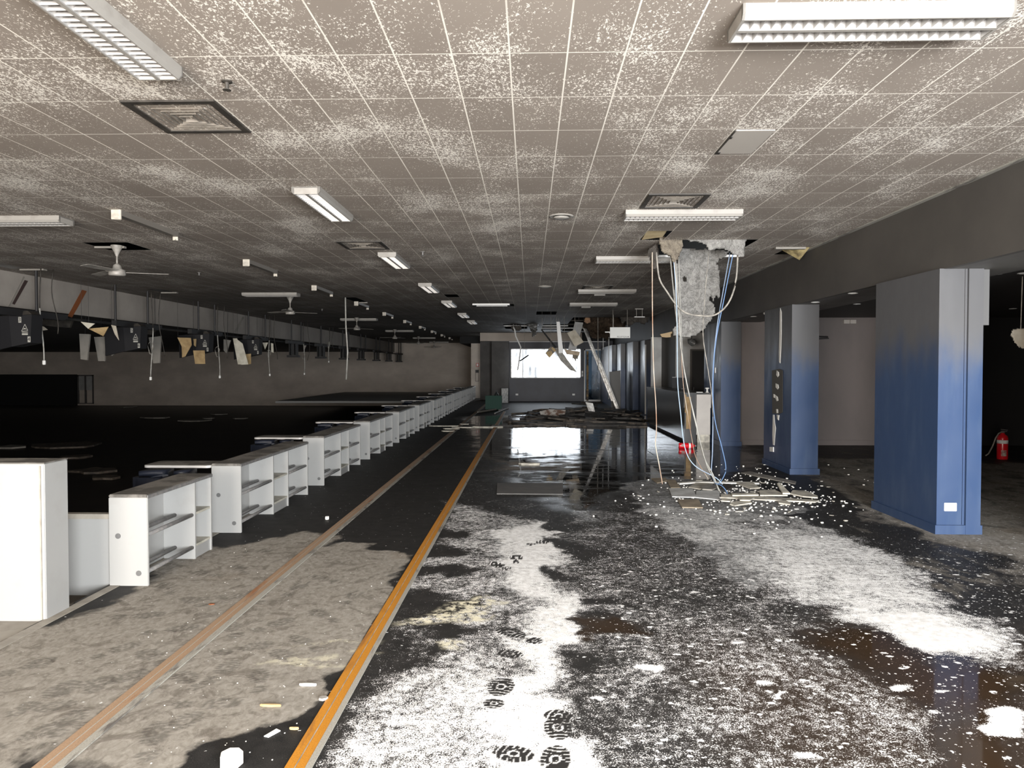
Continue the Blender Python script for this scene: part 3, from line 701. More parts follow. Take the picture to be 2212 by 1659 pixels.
for k, y in enumerate([7.85, 11.2, 14.55, 17.95, 21.3, 24.7, 28.1, 31.4, 34.8, 38.2]):
    place(batten, 'B', (-4.25, y, CEIL), PI/2, 'empty single tube batten light, %s from the camera in its row' % ordn[k])

# ------------------------------------------------------------------ VENTS, PANELS, FANS
def vent(rotz, loc, label, w=.58, mats=('darkvent', 'darkvent')):
    r = empty('ceiling_vent', loc, label, 'air vent', None, rotz)
    h = w/2
    mb = MB()
    for a, b, c, d in ((-h, h, -h, -h+.045), (-h, h, h-.045, h), (-h, -h+.045, -h+.045, h-.045), (h-.045, h, -h+.045, h-.045)): mb.box(a, b, c, d, -.012, .002)
    mb.build('frame', M[mats[0]], r)
    lv = MB(); n = 6
    for k in range(n):
        a = h-.045-(h-.05)*k/n; b = a-.017; zo = -.004-.003*k; zi = .022
        for s in (0, 1, 2, 3):
            R = Matrix.Rotation(s*PI/2, 4, 'Z')
            p = [R @ Vector(q) for q in [(-a, -a, zo), (a, -a, zo), (b, -b, zi), (-b, -b, zi)]]
            lv.prism(p, (0, 0, .0025))
    lv.build('louvre', M['ventslat'], r)
    MB().box(-h+.02, h-.02, -h+.02, h-.02, .03, .034).build('plenum', M['black'], r)
    return r
vent(0, (-2.206, 4.585, CEIL), 'large square sooty ceiling vent at upper left, pyramid slats')
vent(0, (1.40, 6.99, CEIL), 'square grey ceiling vent just before the second right-hand light')
vent(0, (-2.20, 9.38, CEIL), 'sooty square vent between the second and third lengthwise lights')
vent(0, (1.35, 14.36, CEIL), 'farthest square vent, beyond the torn ceiling hole')
sbox('ceiling_plug', M['black'], -.6, .0, 0, .01, 4.25, 4.26)
o = MB().box(1.41, 1.675, 4.93, 5.46, CEIL-.006, CEIL+.002).build('access_panel', simple('grey_access_panel', (.42, .39, .35), .45), None, bevel=.002)
tag(o, 'smooth grey access panel set in the tiled ceiling, upper right', 'ceiling panel')
MB().box(1.40, 1.408, 4.93, 5.46, CEIL-.010, CEIL+.001).box(1.408, 1.42, 5.05, 5.09, CEIL-.012, CEIL-.004).box(1.408, 1.43, 5.4, 5.45, CEIL-.012, CEIL-.004).build('hinge', M['darkvent'], o)
r = empty('round_diffuser', (.335, 7.66, CEIL), 'round plate diffuser in the middle of the ceiling', 'air vent')
MB().lathe([(.13, .002), (.135, -.006), (.105, -.014), (.10, -.004)], 28).build('rim', M['housing'], r, smooth=True)
MB().lathe([(.08, -.01), (.085, -.022), (.03, -.03), (.0, -.031)], 28).build('plate', M['housing'], r, smooth=True)
r = empty('round_diffuser', (.30, 14.2, CEIL), 'small far round diffuser beyond the middle of the ceiling', 'air vent')
MB().lathe([(.13, .002), (.135, -.01), (.05, -.03), (.0, -.031)], 24).build('rim', M['housing'], r, smooth=True)
# sprinkler heads and detectors
for k, (x, y, lab) in enumerate([(-1.718, 4.025, 'tiny dark sprinkler head right of the first light'), (-5.63, 12.0, 'sprinkler head beyond the nearest ceiling fan'), (-5.73, 19.5, 'sprinkler head beyond the second ceiling fan'), (-1.5, 9.95, 'sprinkler head right of the third lengthwise light')]):
    r = empty('sprinkler', (x, y, CEIL), lab, 'sprinkler')
    MB().lathe([(.03, .001), (.03, -.006), (.012, -.010), (.012, -.045), (.0, -.045)], 12).build('stem', M['darkvent'] if k in (0,) else M['steel'], r)
    MB().lathe([(.024, -.052), (.024, -.049), (.004, -.045)], 10).build('deflector', M['darkvent'] if k == 0 else M['steel'], r)
def fan(rotz, loc, label):
    r = empty('ceiling_fan', loc, label, 'ceiling fan', 'ceiling fans over the lanes', rotz)
    MB().lathe([(.075, .002), (.075, -.01), (.035, -.09), (.018, -.13), (.018, -.14)], 18).build('canopy', M['fan'], r, smooth=True)
    MB().lathe([(.012, -.12), (.012, -.27)], 10).build('rod', M['fan'], r, smooth=True)
    MB().lathe([(.015, -.24), (.045, -.26), (.06, -.31), (.10, -.325), (.105, -.385), (.095, -.40), (.0, -.405)], 20).build('motor', M['fan'], r, smooth=True)
    for k in range(3):
        Mx = Matrix.Rotation(k*2*PI/3, 4, 'Z') @ Matrix.Rotation(.16, 4, 'X')
        MB().box(.09, .62, -.055, .055, -.352, -.348, Mx @ Matrix.Translation((0, 0, 0))).build('blade', M['fan'], r)
    return r
for k, (x, y) in enumerate([(-5.49, 9.35), (-5.48, 16.15), (-5.6, 22.9), (-5.7, 29.9), (-5.75, 36.6), (-5.8, 43.0)]):
    place(fan, 'F', (x, y, CEIL), .35+k*.2, '%s ceiling fan above the lanes, counting from the camera' % (ordn[k] if k else 'largest and nearest'))
# open hatch frame
r = empty('open_hatch', (-.98, 18.3, CEIL), 'open ceiling hatch with pale frame and dark inside, middle distance', 'hatch')
MB().box(-.47, .47, -.35, -.31, -.04, .002).box(-.40, .40, .10, .13, -.03, -.005).build('frame', M['frame'], r)
MB().box(-.47, -.44, -.31, .4, -.03, .002).box(.44, .47, -.31, .4, -.03, .002).build('side_rail', M['darkvent'], r)
# yellowed board seen through the missing tile
o = MB().prism([(1.40, 8.55, CEIL+.02), (1.66, 8.53, CEIL+.05), (1.68, 9.08, CEIL+.03), (1.42, 9.10, CEIL+.0)], (0, 0, .015)).build('tilted_board', simple('yellowed_board', (.75, .62, .38), .7, col2=(.55, .42, .22), sc_=4))
tag(o, 'yellowed ceiling board tilted inside the missing tile opening', 'ceiling board')
# gaps: pale lifted tile edges
for k, (a, b, c, d, lab) in enumerate([(-4.306, -4.0, 17.45, 17.50, 'pale edged tile hanging at the opening by the fourth batten'), (-8.35, -7.95, 11.46, 11.55, 'lifted pale tile where the first hanging pole enters the ceiling'),
        (-5.8, -5.4, 9.36, 9.42, 'lifted tile edge at the base of the nearest fan'), (-7.9, -7.55, 15.04, 15.12, 'lifted tile edge beside the third hanging pole'), (3.3, 3.7, 9.66, 9.72, 'slipped tile edge along the bulkhead corner')]):
    o = MB().box(a, b, c, d, CEIL-.03, CEIL-.004).build('loose_tile', M['boardgrey']); tag(o, lab, 'ceiling tile')

# ------------------------------------------------------------------ WHITE SHELF UNITS
ZT = .63
def unit_parts(root, L, bays):
    """local: y from 0 (near) to L; x from -.28 to 0 (front); bays list of (kind,y0,y1)"""
    MB().box(-.28, 0, 0, .022, 0, ZT-.0).build('end_panel', M['white'], root, bevel=.004)
    for cx_, cz_ in ((-.213, .357), (-.067, .092)):
        MB().lathe([(.0195, 0), (.0195, .003), (.0, .0035)], 18, Matrix.Translation((cx_, -.0005, cz_)) @ Matrix.Rotation(PI/2, 4, 'X')).build('cover_cap', M['capgrey'], root)
    MB().box(-.28, 0.0, .0, L, ZT-.002, ZT+.022).build('countertop', M['dustytop'], root, bevel=.006)
    MB().box(-.001, .004, .002, L-.002, ZT-.006, ZT+.018).build('top_edge', M['steel'], root)
    MB().box(-.278, -.262, .022, L, 0.01, ZT-.002).build('back_panel', M['white'], root)
    for kind, y0, y1 in bays:
        MB().box(-.262, -.004, y1-.018, y1, 0, ZT-.002).build('divider', M['white'], root)
        if kind == 'rail':
            for z in (.092, .357):
                for x in (-.03, -.17):
                    MB().tube([(x, y0, z), (x, y1-.018, z)], .0155, 10).build('rail', M['steel'], root, smooth=True)
        else:
            for z in (.105, .365):
                MB().box(-.262, -.012, y0, y1-.018, z-.009, z+.009).build('shelf', M['shelf'], root)
            MB().box(-.03, -.018, y0, y1-.018, 0.0, .096).build('kickboard', M['white'], root)
u1 = empty('shelf_unit', (-2.71, 4.95, 0), 'short white shelf unit with one rail bay, nearest in the row', 'shelf unit')
unit_parts(u1, 1.03, [('rail', .022, .74), ('cub', .74, 1.03)])
u2 = empty('shelf_unit', (-2.71, 6.58, 0), 'white shelf unit second in the row, bright patch on its end panel', 'shelf unit', 'white shelf units along the lanes')
unit_parts(u2, 2.03, [('rail', .022, .87), ('cub', .87, 1.33), ('rail', 1.33, 2.03)])
for k in range(1, 11):
    o = copy_tree(u2); o.location = (-2.71, 6.58+2.69*k, 0)
    o['label'] = 'white shelf unit %s from the camera in the long row' % ordn[k+1] if k < 10 else 'last and smallest white shelf unit by the pier'
# tall white end box and the low panel behind it
o = MB().box(-3.9, -2.975, 4.27, 4.49, -.012, .962).build('end_cabinet', M['white'], None, bevel=.004)
tag(o, 'tall plain white cabinet end cut by the left edge of the photo', 'cabinet')
MB().box(-3.9, -2.975, 4.27, 4.49, .962, .97).build('countertop', M['dustytop'], o)
MB().box(-3.004, -2.996, 4.262, 4.27, .0, .95).build('edge_bead', M['trimgrey'], o)
o = MB().box(-4.0, -3.0, 5.0, 5.03, -.085, .47).build('low_panel', M['white']); tag(o, 'low white panel spanning between the tall cabinet and the first shelf unit', 'panel')
MB().box(-4.0, -3.0, 4.985, 5.045, .47, .505).build('cap_rail', M['trimgrey'], o)
MB().box(-3.9, -3.85, 5.0, 5.03, -.15, -.085).box(-3.1, -3.06, 5.0, 5.03, -.15, -.085).build('foot', M['trimgrey'], o)
# booths: side tables and navy seats behind the units
def rounded(x0, x1, y0, y1, r, n=6):
    pts = []
    for cx_, cy_, a0 in ((x1-r, y1-r, 0), (x0+r, y1-r, PI/2), (x0+r, y0+r, PI), (x1-r, y0+r, 1.5*PI)):
        for k in range(n+1): a = a0+k*PI/2/n; pts.append((cx_+r*math.cos(a), cy_+r*math.sin(a)))
    return pts
tb = empty('side_table', (-3.0, 6.6, 0), 'narrow white-edged side table by the second shelf unit', 'table', 'side tables behind the shelf units')
MB().prism([(x, y, ZT-.022) for x, y in rounded(-.66, 0, 0, .34, .06)], (0, 0, .022)).build('tabletop', M['white_edge'], tb)
MB().prism([(x, y, ZT) for x, y in rounded(-.645, -.01, .012, .33, .05)], (0, 0, .003)).build('top_surface', M['dustytop'], tb)
MB().box(-.32, -.27, .12, .17, -.15, ZT-.022).build('leg', M['blackmetal'], tb)
MB().box(-.45, -.15, .02, .30, -.15, -.135).build('foot', M['blackmetal'], tb)
st = empty('booth_seat', (-3.0, 5.93, -.15), 'navy vinyl booth seat back behind the first shelf unit', 'seat', 'navy booth seats behind the shelf units')
def cushion(x0, x1, y0, y1, z0, z1):
    mb = MB(); mb.box(x0, x1, y0, y1, z0, z1); bmesh.ops.bevel(mb.bm, geom=mb.bm.edges[:], offset=.055, segments=4, affect='EDGES', clamp_overlap=True); return mb
cushion(-.56, -.235, .28, .60, .12, .775).build('backrest', M['navyseat'], st, smooth=True)
cushion(-.242, -.02, .28, .60, .12, .775).build('backrest', M['navyseat'], st, smooth=True)
cushion(-.56, -.02, -.05, .30, .12, .42).build('seat', M['navyseat'], st, smooth=True)
MB().box(-.54, -.03, 0, .56, 0, .15).build('base', M['blackmetal'], st)
for k in range(1, 11):
    o = copy_tree(tb); o.location = (-3.0, 6.6+2.69*k, 0); o['label'] = 'narrow white-edged side table at the near end of the %s shelf unit' % ordn[k+1]
    o = copy_tree(st); o.location = (-3.0, 5.93+2.69*k, -.15); o['label'] = 'navy vinyl booth seat back behind the %s shelf unit' % ordn[k]

# ------------------------------------------------------------------ OVERHEAD SCORING RAIL OVER THE LANES
RX = -8.1
rail = MB(); rail.tube([(RX-.08, 6.5, 2.42), (RX-.08, 44.6, 2.42)], .025, 8)
rail = rail.build('overhead_rail', M['blackmetal']); tag(rail, 'long black rail carrying the scoring boxes over the lanes', 'rail')
pods = [7.9, 11.1, 14.27, 17.35, 20.6, 24.1, 27.3, 30.7, 33.9, 37.3, 40.6, 43.8]
def text_mesh(txt, size, mat, loc, rot, parent, depth=.001, name='lettering', align='CENTER'):
    cu = bpy.data.curves.new('t', 'FONT'); cu.body = txt; cu.size = size; cu.extrude = depth; cu.align_x = align; cu.align_y = 'CENTER'
    t = bpy.data.objects.new('t', cu); C.objects.link(t); bpy.context.view_layer.update()
    me = bpy.data.meshes.new_from_object(t.evaluated_get(bpy.context.evaluated_depsgraph_get())); me.name = name
    bpy.data.objects.remove(t); me.materials.clear(); me.materials.append(mat)
    o = bpy.data.objects.new(name, me); C.objects.link(o); o.location = loc; o.rotation_euler = rot; o.parent = parent
    return o
M['mark'] = simple('pale_marking', (.42, .41, .37), .6)
for k, y in enumerate(pods):
    far = k >= 5
    lab = ('black scoring box numbered %d and %d on the overhead rail' % (2*k+1, 2*k+2)) if k in (1, 2) else ('black overhead scoring box, %s from the camera' % ordn[k] if k < 5 else 'burnt scoring box frame, %s from the camera along the rail' % ordn[k])
    if k == 0: continue
    r = empty('scoring_box', (RX, y, 2.42), lab, 'scoring box', 'scoring boxes on the overhead rail')
    MB().prism([(-.05, -.6, -.05), (-.05, 1.0, -.05), (-.05, 1.12, -.01), (-.05, 1.12, .06), (-.05, -.6, .06)], (.10, 0, 0)).build('mount_plate', M['blackmetal'], r, bevel=.004)
    if not far:
        MB().prism([(-.17, 0, -.05), (.20, 0, -.02), (.17, 0, -.47), (-.13, 0, -.53)], (0, .26, 0)).build('cabinet', M['gaffer'], r)
        MB().prism([(-.17, 0, -.045), (.20, 0, -.015), (.12, .02, .04), (-.10, .02, .03)], (0, .22, 0)).build('top_plate', M['darkvent'], r)
        MB().prism([(-.62, .1, -.06), (-.16, .02, -.03), (-.12, .02, -.52), (-.60, .1, -.62)], (0, .05, 0)).build('display', M['gaffer'], r)
        mk = MB(); t0, t1, tb_ = Vector((.09, -.004, -.175)), Vector((.035, -.004, -.285)), Vector((.135, -.004, -.275))
        for a, b in ((t0, t1), (t1, tb_), (tb_, t0)): mk.tube([a, b], .004, 4)
        mk.prism([(.06, -.004, -.262), (.075, -.004, -.238), (.095, -.004, -.235), (.115, -.004, -.262), (.09, -.004, -.252)], (0, .003, 0))
        mk.box(.04, .135, -.004, -.001, -.305, -.295).box(.04, .135, -.004, -.001, -.345, -.318)
        mk.build('emblem', M['mark'], r)
        n1, n2 = 2*k+1, 2*k+2
        a = MB().box(-.015, .03, -.003, 0, -.15, -.06).build('number_plate', M['mark'], r); text_mesh(str(n1), .085, M['gaffer'], (.0075, -.005, -.105), (PI/2, 0, 0), a)
        b = MB().box(.13, .175, -.003, 0, -.46, -.37).build('number_plate', M['mark'], r); text_mesh(str(n2), .085, M['gaffer'], (.1525, -.005, -.415), (PI/2, 0, 0), b)
    else:
        m_ = MB().box(-.13, -.10, 0, .2, -.44, -.04).box(.10, .13, 0, .2, -.44, -.04).box(-.04, .05, 0, .2, -.42, -.04)
        m_.build('bracket', M['blackmetal'], r); MB().box(-.20, .18, -.02, .25, -.50, -.43).build('tray', M['blackmetal'], r)
    # two drop poles to the ceiling, local to the box
    for j, dy in enumerate((.55, 1.45) if not far else (-.3, .9)):
        pass
poles = [(-7.98, 11.5), (-8.07, 13.72), (-8.12, 14.9), (-8.2, 17.2), (-8.12, 18.1), (-8.1, 20.3), (-8.12, 21.6), (-8.1, 24.0), (-8.12, 25.0), (-8.1, 27.4), (-8.1, 30.6), (-8.1, 31.6), (-8.1, 33.9), (-8.1, 34.9), (-8.1, 37.3), (-8.1, 38.2), (-8.1, 40.6), (-8.1, 41.6), (-8.1, 43.8), (-8.1, 44.5)]
for k, (x, y) in enumerate(poles):
    o = MB().tube([(RX, y, 2.478), (RX, y, CEIL+.02)], .022 if k < 9 else .03, 8).build('drop_pole', M['blackmetal'])
    tag(o, ('black drop pole holding the overhead rail, %s from the camera' % ordn[k]) if k < 7 else 'thin black drop pole at the far end of the overhead rail', 'pole', None if k < 7 else 'far drop poles of the overhead rail')
rnd = random.Random(11)
def dangling(x, y, z0, z1, mat, label, r=.009, sway=.04, plug=True, name='hanging_cable'):
    pts = []; n = 14
    ph = rnd.uniform(0, 6)
    for i in range(n+1):
        t = i/n; pts.append((x+sway*math.sin(t*5+ph)*t, y+.02*math.sin(t*7+ph), z0+(z1-z0)*t))
    ks = 0 if not plug else 6
    o = MB().tube(pts[ks:], r, 6).build(name, mat, smooth=True); tag(o, label, 'cable')
    if plug: MB().tube(pts[:ks+1], r*.8, 6).build('upper_run', M['darkvent'], o, smooth=True)
    if plug:
        p = pts[-1]; MB().box(p[0]-.022, p[0]+.022, p[1]-.015, p[1]+.015, p[2]-.06, p[2]+.01).build('plug', M['whitelabel'], o, bevel=.006)
    return o
for k, (u, y, vb) in enumerate([(82, 11.5, 780), (310, 14.9, 815), (459, 18.1, 812), (566, 21.7, 808), (641, 25.0, 806), (697, 28.2, 780)]):
    zb = Fy(u, vb, y).z; x = Fy(u, vb, y).x
    x = RX+.09
    dangling(x+.02, y-.05, CEIL, zb, M['wirewhite'] if k else M['wirewhite'], 'white cable with a plug dangling past the overhead rail, %s from the camera' % ordn[k], .011+.001*k)
    dangling(x+.13, y+.10, CEIL, zb+.45, M['darkvent'], 'grey cable tangled beside the %s dangling white cable' % ordn[k], .008, .08, False)
    cpts = [(x+.05*math.cos(a)*(1+.3*math.sin(3*a))+.02, y-.11, zb+.62+.13*math.sin(a)) for a in [i*2*PI/16 for i in range(17)]]
    o = MB().tube(cpts, .008, 5).build('cable_coil', M['wiregrey'], smooth=True); tag(o, 'loop of slack cable tied to the %s dangling cable' % ordn[k], 'cable')
o = MB().tube([tuple(Fy(746, 640, 16.4)), tuple(Fy(747, 700, 16.4)), tuple(Fy(751, 760, 16.4)), tuple(Fy(748, 820, 16.4))], .018, 8).build('hanging_pipe', M['wirewhite'], smooth=True)
tag(o, 'long pale conduit hanging straight down from a missing tile', 'pipe')
def hang_z(x): return 2.605 if x < -8.83 else CEIL+.003
# pale tapered baffles and torn boards hanging over the lanes
def slab_y(pts_px, Y, th, name, mat, label, cat='board', lean=0.0, group=None):
    P = [Fy(u, v, Y) for u, v in pts_px]; zt = max(p.z for p in P)
    P = [p + Vector((0, (zt-p.z)*lean, 0)) for p in P]
    o = MB().prism(P, (0, th, 0)).build(name, mat); tag(o, label, cat, group); return o
for k, (pts, Y) in enumerate([([(171,721),(194,722),(188,778),(174,776)], 14.3), ([(203,728),(229,727),(226,780),(212,780)], 14.9), ([(230,725),(256,737),(252,762),(241,769)], 15.3), ([(321,729),(348,726),(345,784),(331,785)], 16.6), ([(483,733),(498,735),(489,763),(483,757)], 19.5)]):
    o = slab_y(pts, Y, .04, 'hanging_baffle', M['boardgrey'], 'grey tapered baffle hanging under the fascia, %s from the left' % ['first', 'second', 'third', 'fourth', 'fifth'][k], 'baffle')
    c_ = Fy((pts[0][0]+pts[1][0])/2, pts[0][1], Y)
    MB().tube([(c_.x, Y+.02, c_.z-.01), (c_.x+.02, Y+.02, hang_z(c_.x))], .006, 5).build('hanger', M['blackmetal'], o)
brd = [([(174,695),(204,699),(188,710)], 12.8, 'boardwhite', 'cream triangular torn board under the rail, first'), ([(190,710),(234,706),(220,726)], 12.9, 'boardtan', 'tan torn board folded under the rail beside the cream triangle'),
       ([(240,702),(250,704),(252,735),(245,722)], 13.2, 'board', 'thin pale strip hanging beside the second pole'), ([(52,684),(72,700),(90,705),(98,712),(70,716),(54,705)], 12.3, 'board', 'pale crumpled sheet behind the nearest scoring box'),
       ([(383,729),(412,730),(412,745),(395,770),(388,772),(390,748)], 16.6, 'boardtan', 'ragged tan board hanging left of the tan-backed scoring box'), ([(417,757),(442,757),(440,786),(418,786)], 17.1, 'boardtan', 'square tan board below the third visible scoring box'),
       ([(417,732),(424,732),(421,749),(417,746)], 17.15, 'boardtan', 'small tan strip left of the third visible scoring box'), ([(503,731),(512,731),(515,787),(508,787)], 19.9, 'boardwhite', 'narrow cream board edge, left of a wide cream board'),
       ([(512,733),(523,742),(531,787),(515,788)], 19.9, 'boardwhite', 'wide cream board hanging by the fourth visible scoring box'), ([(530,765),(542,764),(540,786),(531,788)], 20.35, 'boardtan', 'tan board below the fourth visible scoring box'),
       ([(555,742),(561,744),(557,768),(551,765)], 21.9, 'boardtan', 'tan sliver right of the fourth visible scoring box'), ([(567,740),(579,740),(571,755)], 21.4, 'boardwhite', 'cream corner of board behind the seventh pole'),
       ([(585,741),(590,742),(589,762),(584,760)], 22.0, 'boardwhite', 'slim cream shard left of the fifth dangling cable'), ([(655,746),(662,746),(657,756)], 25.5, 'boardgrey', 'small grey shard under the far part of the rail')]
for pts, Y, m_, lab in brd:
    o = slab_y(pts, Y, .012, 'torn_board', M[m_], lab, 'board', lean=.25)
    c_ = Fy(pts[0][0], pts[0][1], Y)
    MB().tube([(c_.x+.01, Y+.01, c_.z-.01), (c_.x+.01, Y+.01, hang_z(c_.x))], .003, 4).build('tie_wire', M['blackmetal'], o)
# dark hanging ceiling trays under the fascia
for k, (pts, Y) in enumerate([([(88,702),(98,685),(157,690),(150,708),(120,706)], 13.4), ([(314,712),(322,707),(338,711),(328,723),(312,722)], 15.6)]):
    o = slab_y(pts, Y, .05, 'hanging_tray', M['darkvent'], ['dark sagging ceiling tray beside the nearest scoring box', 'dark ceiling tray hanging right of the second numbered box'][k], 'ceiling tray')
    c_ = Fy(pts[2][0]-4, pts[2][1]+4, Y); MB().tube([(c_.x, Y+.02, c_.z), (c_.x, Y+.02, hang_z(c_.x))], .006, 5).build('hanger', M['blackmetal'], o)
# painted stripes on the fascia
def fas_px(pts):
    out = []
    for u, v in pts:
        d = ray(u, v); t = -8.769/d[0]; q = OO+d*t; out.append((-8.769, q[1], q[2]))
    return out
for k, (pts, m_) in enumerate([([(146,683),(155,686),(187,629),(177,626)], 'brown'), ([(26,656),(31,658),(60,607),(53,605)], 'darkbrown'), ([(17,662),(20,663),(53,598),(50,597)], 'boardgrey'), ([(506,716),(510,718),(527,686),(524,684)], 'boardgrey')]):
    o = MB().prism(fas_px(pts), (.006, 0, 0)).build('wall_stripe', M[m_]); tag(o, ['burnt orange diagonal stripe on the lane fascia', 'dark brown diagonal stripe at the left end of the lane fascia', 'thin pale diagonal line beside the dark brown fascia stripe', 'pale diagonal stripe further along the fascia'][k], 'stripe')
# flat black panel painted as the dark lane-end opening at far left
o = MB().box(-36.5, -29.75, 45.9, 45.995, PIT, 1.13).build('lane_dark_panel', M['black']); tag(o, 'black panel painted as the dark pin area opening low on the far left wall', 'opening')
o = empty('service_window', (-29.1, 45.945, 1.1), 'small framed window right of the black panel at far left', 'window')
MB().box(-.6, .45, -.03, .05, -1.9, -1.85).box(-.6, -.52, -.03, .05, -1.9, 0).box(.38, .45, -.03, .05, -1.9, 0).box(-.6, .45, -.03, .05, -.08, 0).box(-.12, -.02, -.04, .05, -1.9, -.05).build('frame', M['conc_dark'], o)
MB().box(-.52, .38, 0, .05, -1.0, -.08).build('pane', M['greyfilm'], o)
# rubbish scattered on the lane floor
for k, (u, v, w) in enumerate([(340,903,1.4), (420,910,1.6), (470,896,.9), (130,965,2.2), (20,968,.9), (273,880,1.2), (200,1020,1.0), (165,990,.8), (450,905,.6), (60,1000,.9), (520,905,.7), (230,1035,.7)]):
    p = Fz(u, v, PIT); rr = random.Random(k+50)
    pts = [(p.x+w*.5*math.cos(a)*rr.uniform(.6, 1.2), p.y+w*.5*math.sin(a)*rr.uniform(.5, 1.1), PIT+rr.uniform(0, .02)) for a in [i*2*PI/9 for i in range(9)]]
    o = MB().prism(pts, (0, 0, .05)).build('rubbish_piece', M['charlight'] if k in (3, 6, 7, 9, 11) else M['boardgrey'])
    tag(o, 'flat piece of fallen rubbish lying on the dark lane floor', 'debris', 'fallen rubbish on the dark lane floor')

# ------------------------------------------------------------------ TORN CEILING HOLE: insulation, runners, cables
def inside(poly, x, y):
    c = False; n = len(poly)
    for i in range(n):
        ax, ay = poly[i]; bx, by = poly[(i+1) % n]
        if (ay > y) != (by > y) and x < (bx-ax)*(y-ay)/(by-ay)+ax: c = not c
    return c
def ragged(name, poly_px, Y, res, th, amp, mat, label, cat='insulation', holes_px=(), lean=0, seed=0, group=None, sc_=3.0, parent=None, jag=.02):
    P = [Fy(u, v, Y) for u, v in poly_px]; poly = [(p.x, p.z) for p in P]
    hl = [(Fy(u, v, Y).x, Fy(u, v, Y).z, r) for u, v, r in holes_px]
    x0, x1 = min(p[0] for p in poly)-res, max(p[0] for p in poly)+res; z0, z1 = min(p[1] for p in poly)-res, max(p[1] for p in poly)+res
    bm = bmesh.new(); V = {}
    nxx, nzz = int((x1-x0)/res)+1, int((z1-z0)/res)+1
    def vert(i, j, side):
        k = (i, j, side)
        if k not in V:
            x, z = x0+i*res, z0+j*res; nn = Vector((x*sc_+seed, z*sc_, side*.6))
            d = noise.noise(nn)*amp+noise.noise(nn*4)*amp*.35
            jx, jz = noise.noise(nn*5+Vector((7, 0, 0)))*jag, noise.noise(nn*5+Vector((0, 9, 0)))*jag
            y = Y+d+(th if side else 0)*(1+.5*noise.noise(nn*2))+(z1-z)*lean
            V[k] = bm.verts.new((x+jx, y, z+jz))
        return V[k]
    cells = set()
    for i in range(nxx):
        for j in range(nzz):
            x, z = x0+(i+.5)*res, z0+(j+.5)*res
            w = res*1.2*noise.noise(Vector((x*7, z*7, seed)))
            if inside(poly, x+w, z+w) and not any(math.hypot(x-hx, z-hz) < r for hx, hz, r in hl): cells.add((i, j))
    for i, j in cells:
        bm.faces.new([vert(i, j, 0), vert(i+1, j, 0), vert(i+1, j+1, 0), vert(i, j+1, 0)])
        bm.faces.new([vert(i, j+1, 1), vert(i+1, j+1, 1), vert(i+1, j, 1), vert(i, j, 1)])
        for di, dj, a, b in ((-1, 0, (0, 1), (0, 0)), (1, 0, (1, 0), (1, 1)), (0, -1, (0, 0), (1, 0)), (0, 1, (1, 1), (0, 1))):
            if (i+di, j+dj) not in cells:
                try: bm.faces.new([vert(i+a[0], j+a[1], 0), vert(i+b[0], j+b[1], 0), vert(i+b[0], j+b[1], 1), vert(i+a[0], j+a[1], 1)])
                except ValueError: pass
    bmesh.ops.recalc_face_normals(bm, faces=bm.faces[:])
    me = bpy.data.meshes.new(name); bm.to_mesh(me); bm.free()
    for p in me.polygons: p.use_smooth = True
    me.materials.append(mat); o = bpy.data.objects.new(name, me); C.objects.link(o)
    if parent is not None: o.parent = parent
    else: tag(o, label, cat, group)
    return o
def z6(*pts): return [(1350+x/3.807, 490+y/3.807) for x, y in pts]
ragged('insulation_batt', z6((455,180),(860,190),(830,240),(760,285),(775,400),(782,560),(775,585),(752,560),(728,605),(700,565),(682,600),(735,650),(745,700),(705,780),(640,850),(580,890),(480,905),(400,890),(412,830),(432,770),(438,700),(410,640),(405,540),(425,400),(425,310),(445,250)),
       9.95, .018, .05, .06, M['insul'], 'large torn grey insulation batt hanging down from the ceiling hole', holes_px=[(1479.5, 602.4, .035)], seed=3)
ragged('insulation_batt', z6((285,85),(480,90),(472,180),(440,260),(395,300),(370,255),(318,205),(300,170)), 9.14, .016, .06, .04, M['insulbrown'], 'yellowish insulation flap at the left corner of the ceiling hole', seed=8)
ragged('insulation_batt', z6((520,85),(1000,80),(990,150),(978,240),(900,232),(868,195),(800,180),(700,190),(655,140),(600,115),(540,120)), 9.13, .016, .05, .03, M['insul'], 'grey insulation strip draped along the near edge of the ceiling hole', seed=12)
ragged('insulation_flap', z6((192,190),(275,120),(272,240),(270,330),(245,352),(215,350),(203,300)), 9.35, .014, .03, .02, M['insuldark'], 'dark brown scorched flap hanging in front of the third crosswise light', seed=17)
o = MB().box(*[1.66, 2.92, 10.02, 10.06], 3.10, 3.13).build('metal_runner', M['frame']); tag(o, 'white metal ceiling runner across the torn hole', 'metal strip')
MB().tube([(1.72, 10.04, 3.13), (1.72, 10.04, CEIL+.6)], .004, 4).tube([(2.85, 10.04, 3.13), (2.85, 10.04, CEIL+.6)], .004, 4).build('hanger', M['wiregrey'], o)
o = MB().box(1.70, 2.88, 9.4, 9.46, 3.42, 3.5).build('joist', M['insuldark']); tag(o, 'charred joist above the torn ceiling hole', 'joist'); MB().box(1.75, 1.8, 9.4, 9.46, 3.5, 4.3).box(2.78, 2.83, 9.4, 9.46, 3.5, 4.3).build('post', M['insuldark'], o)
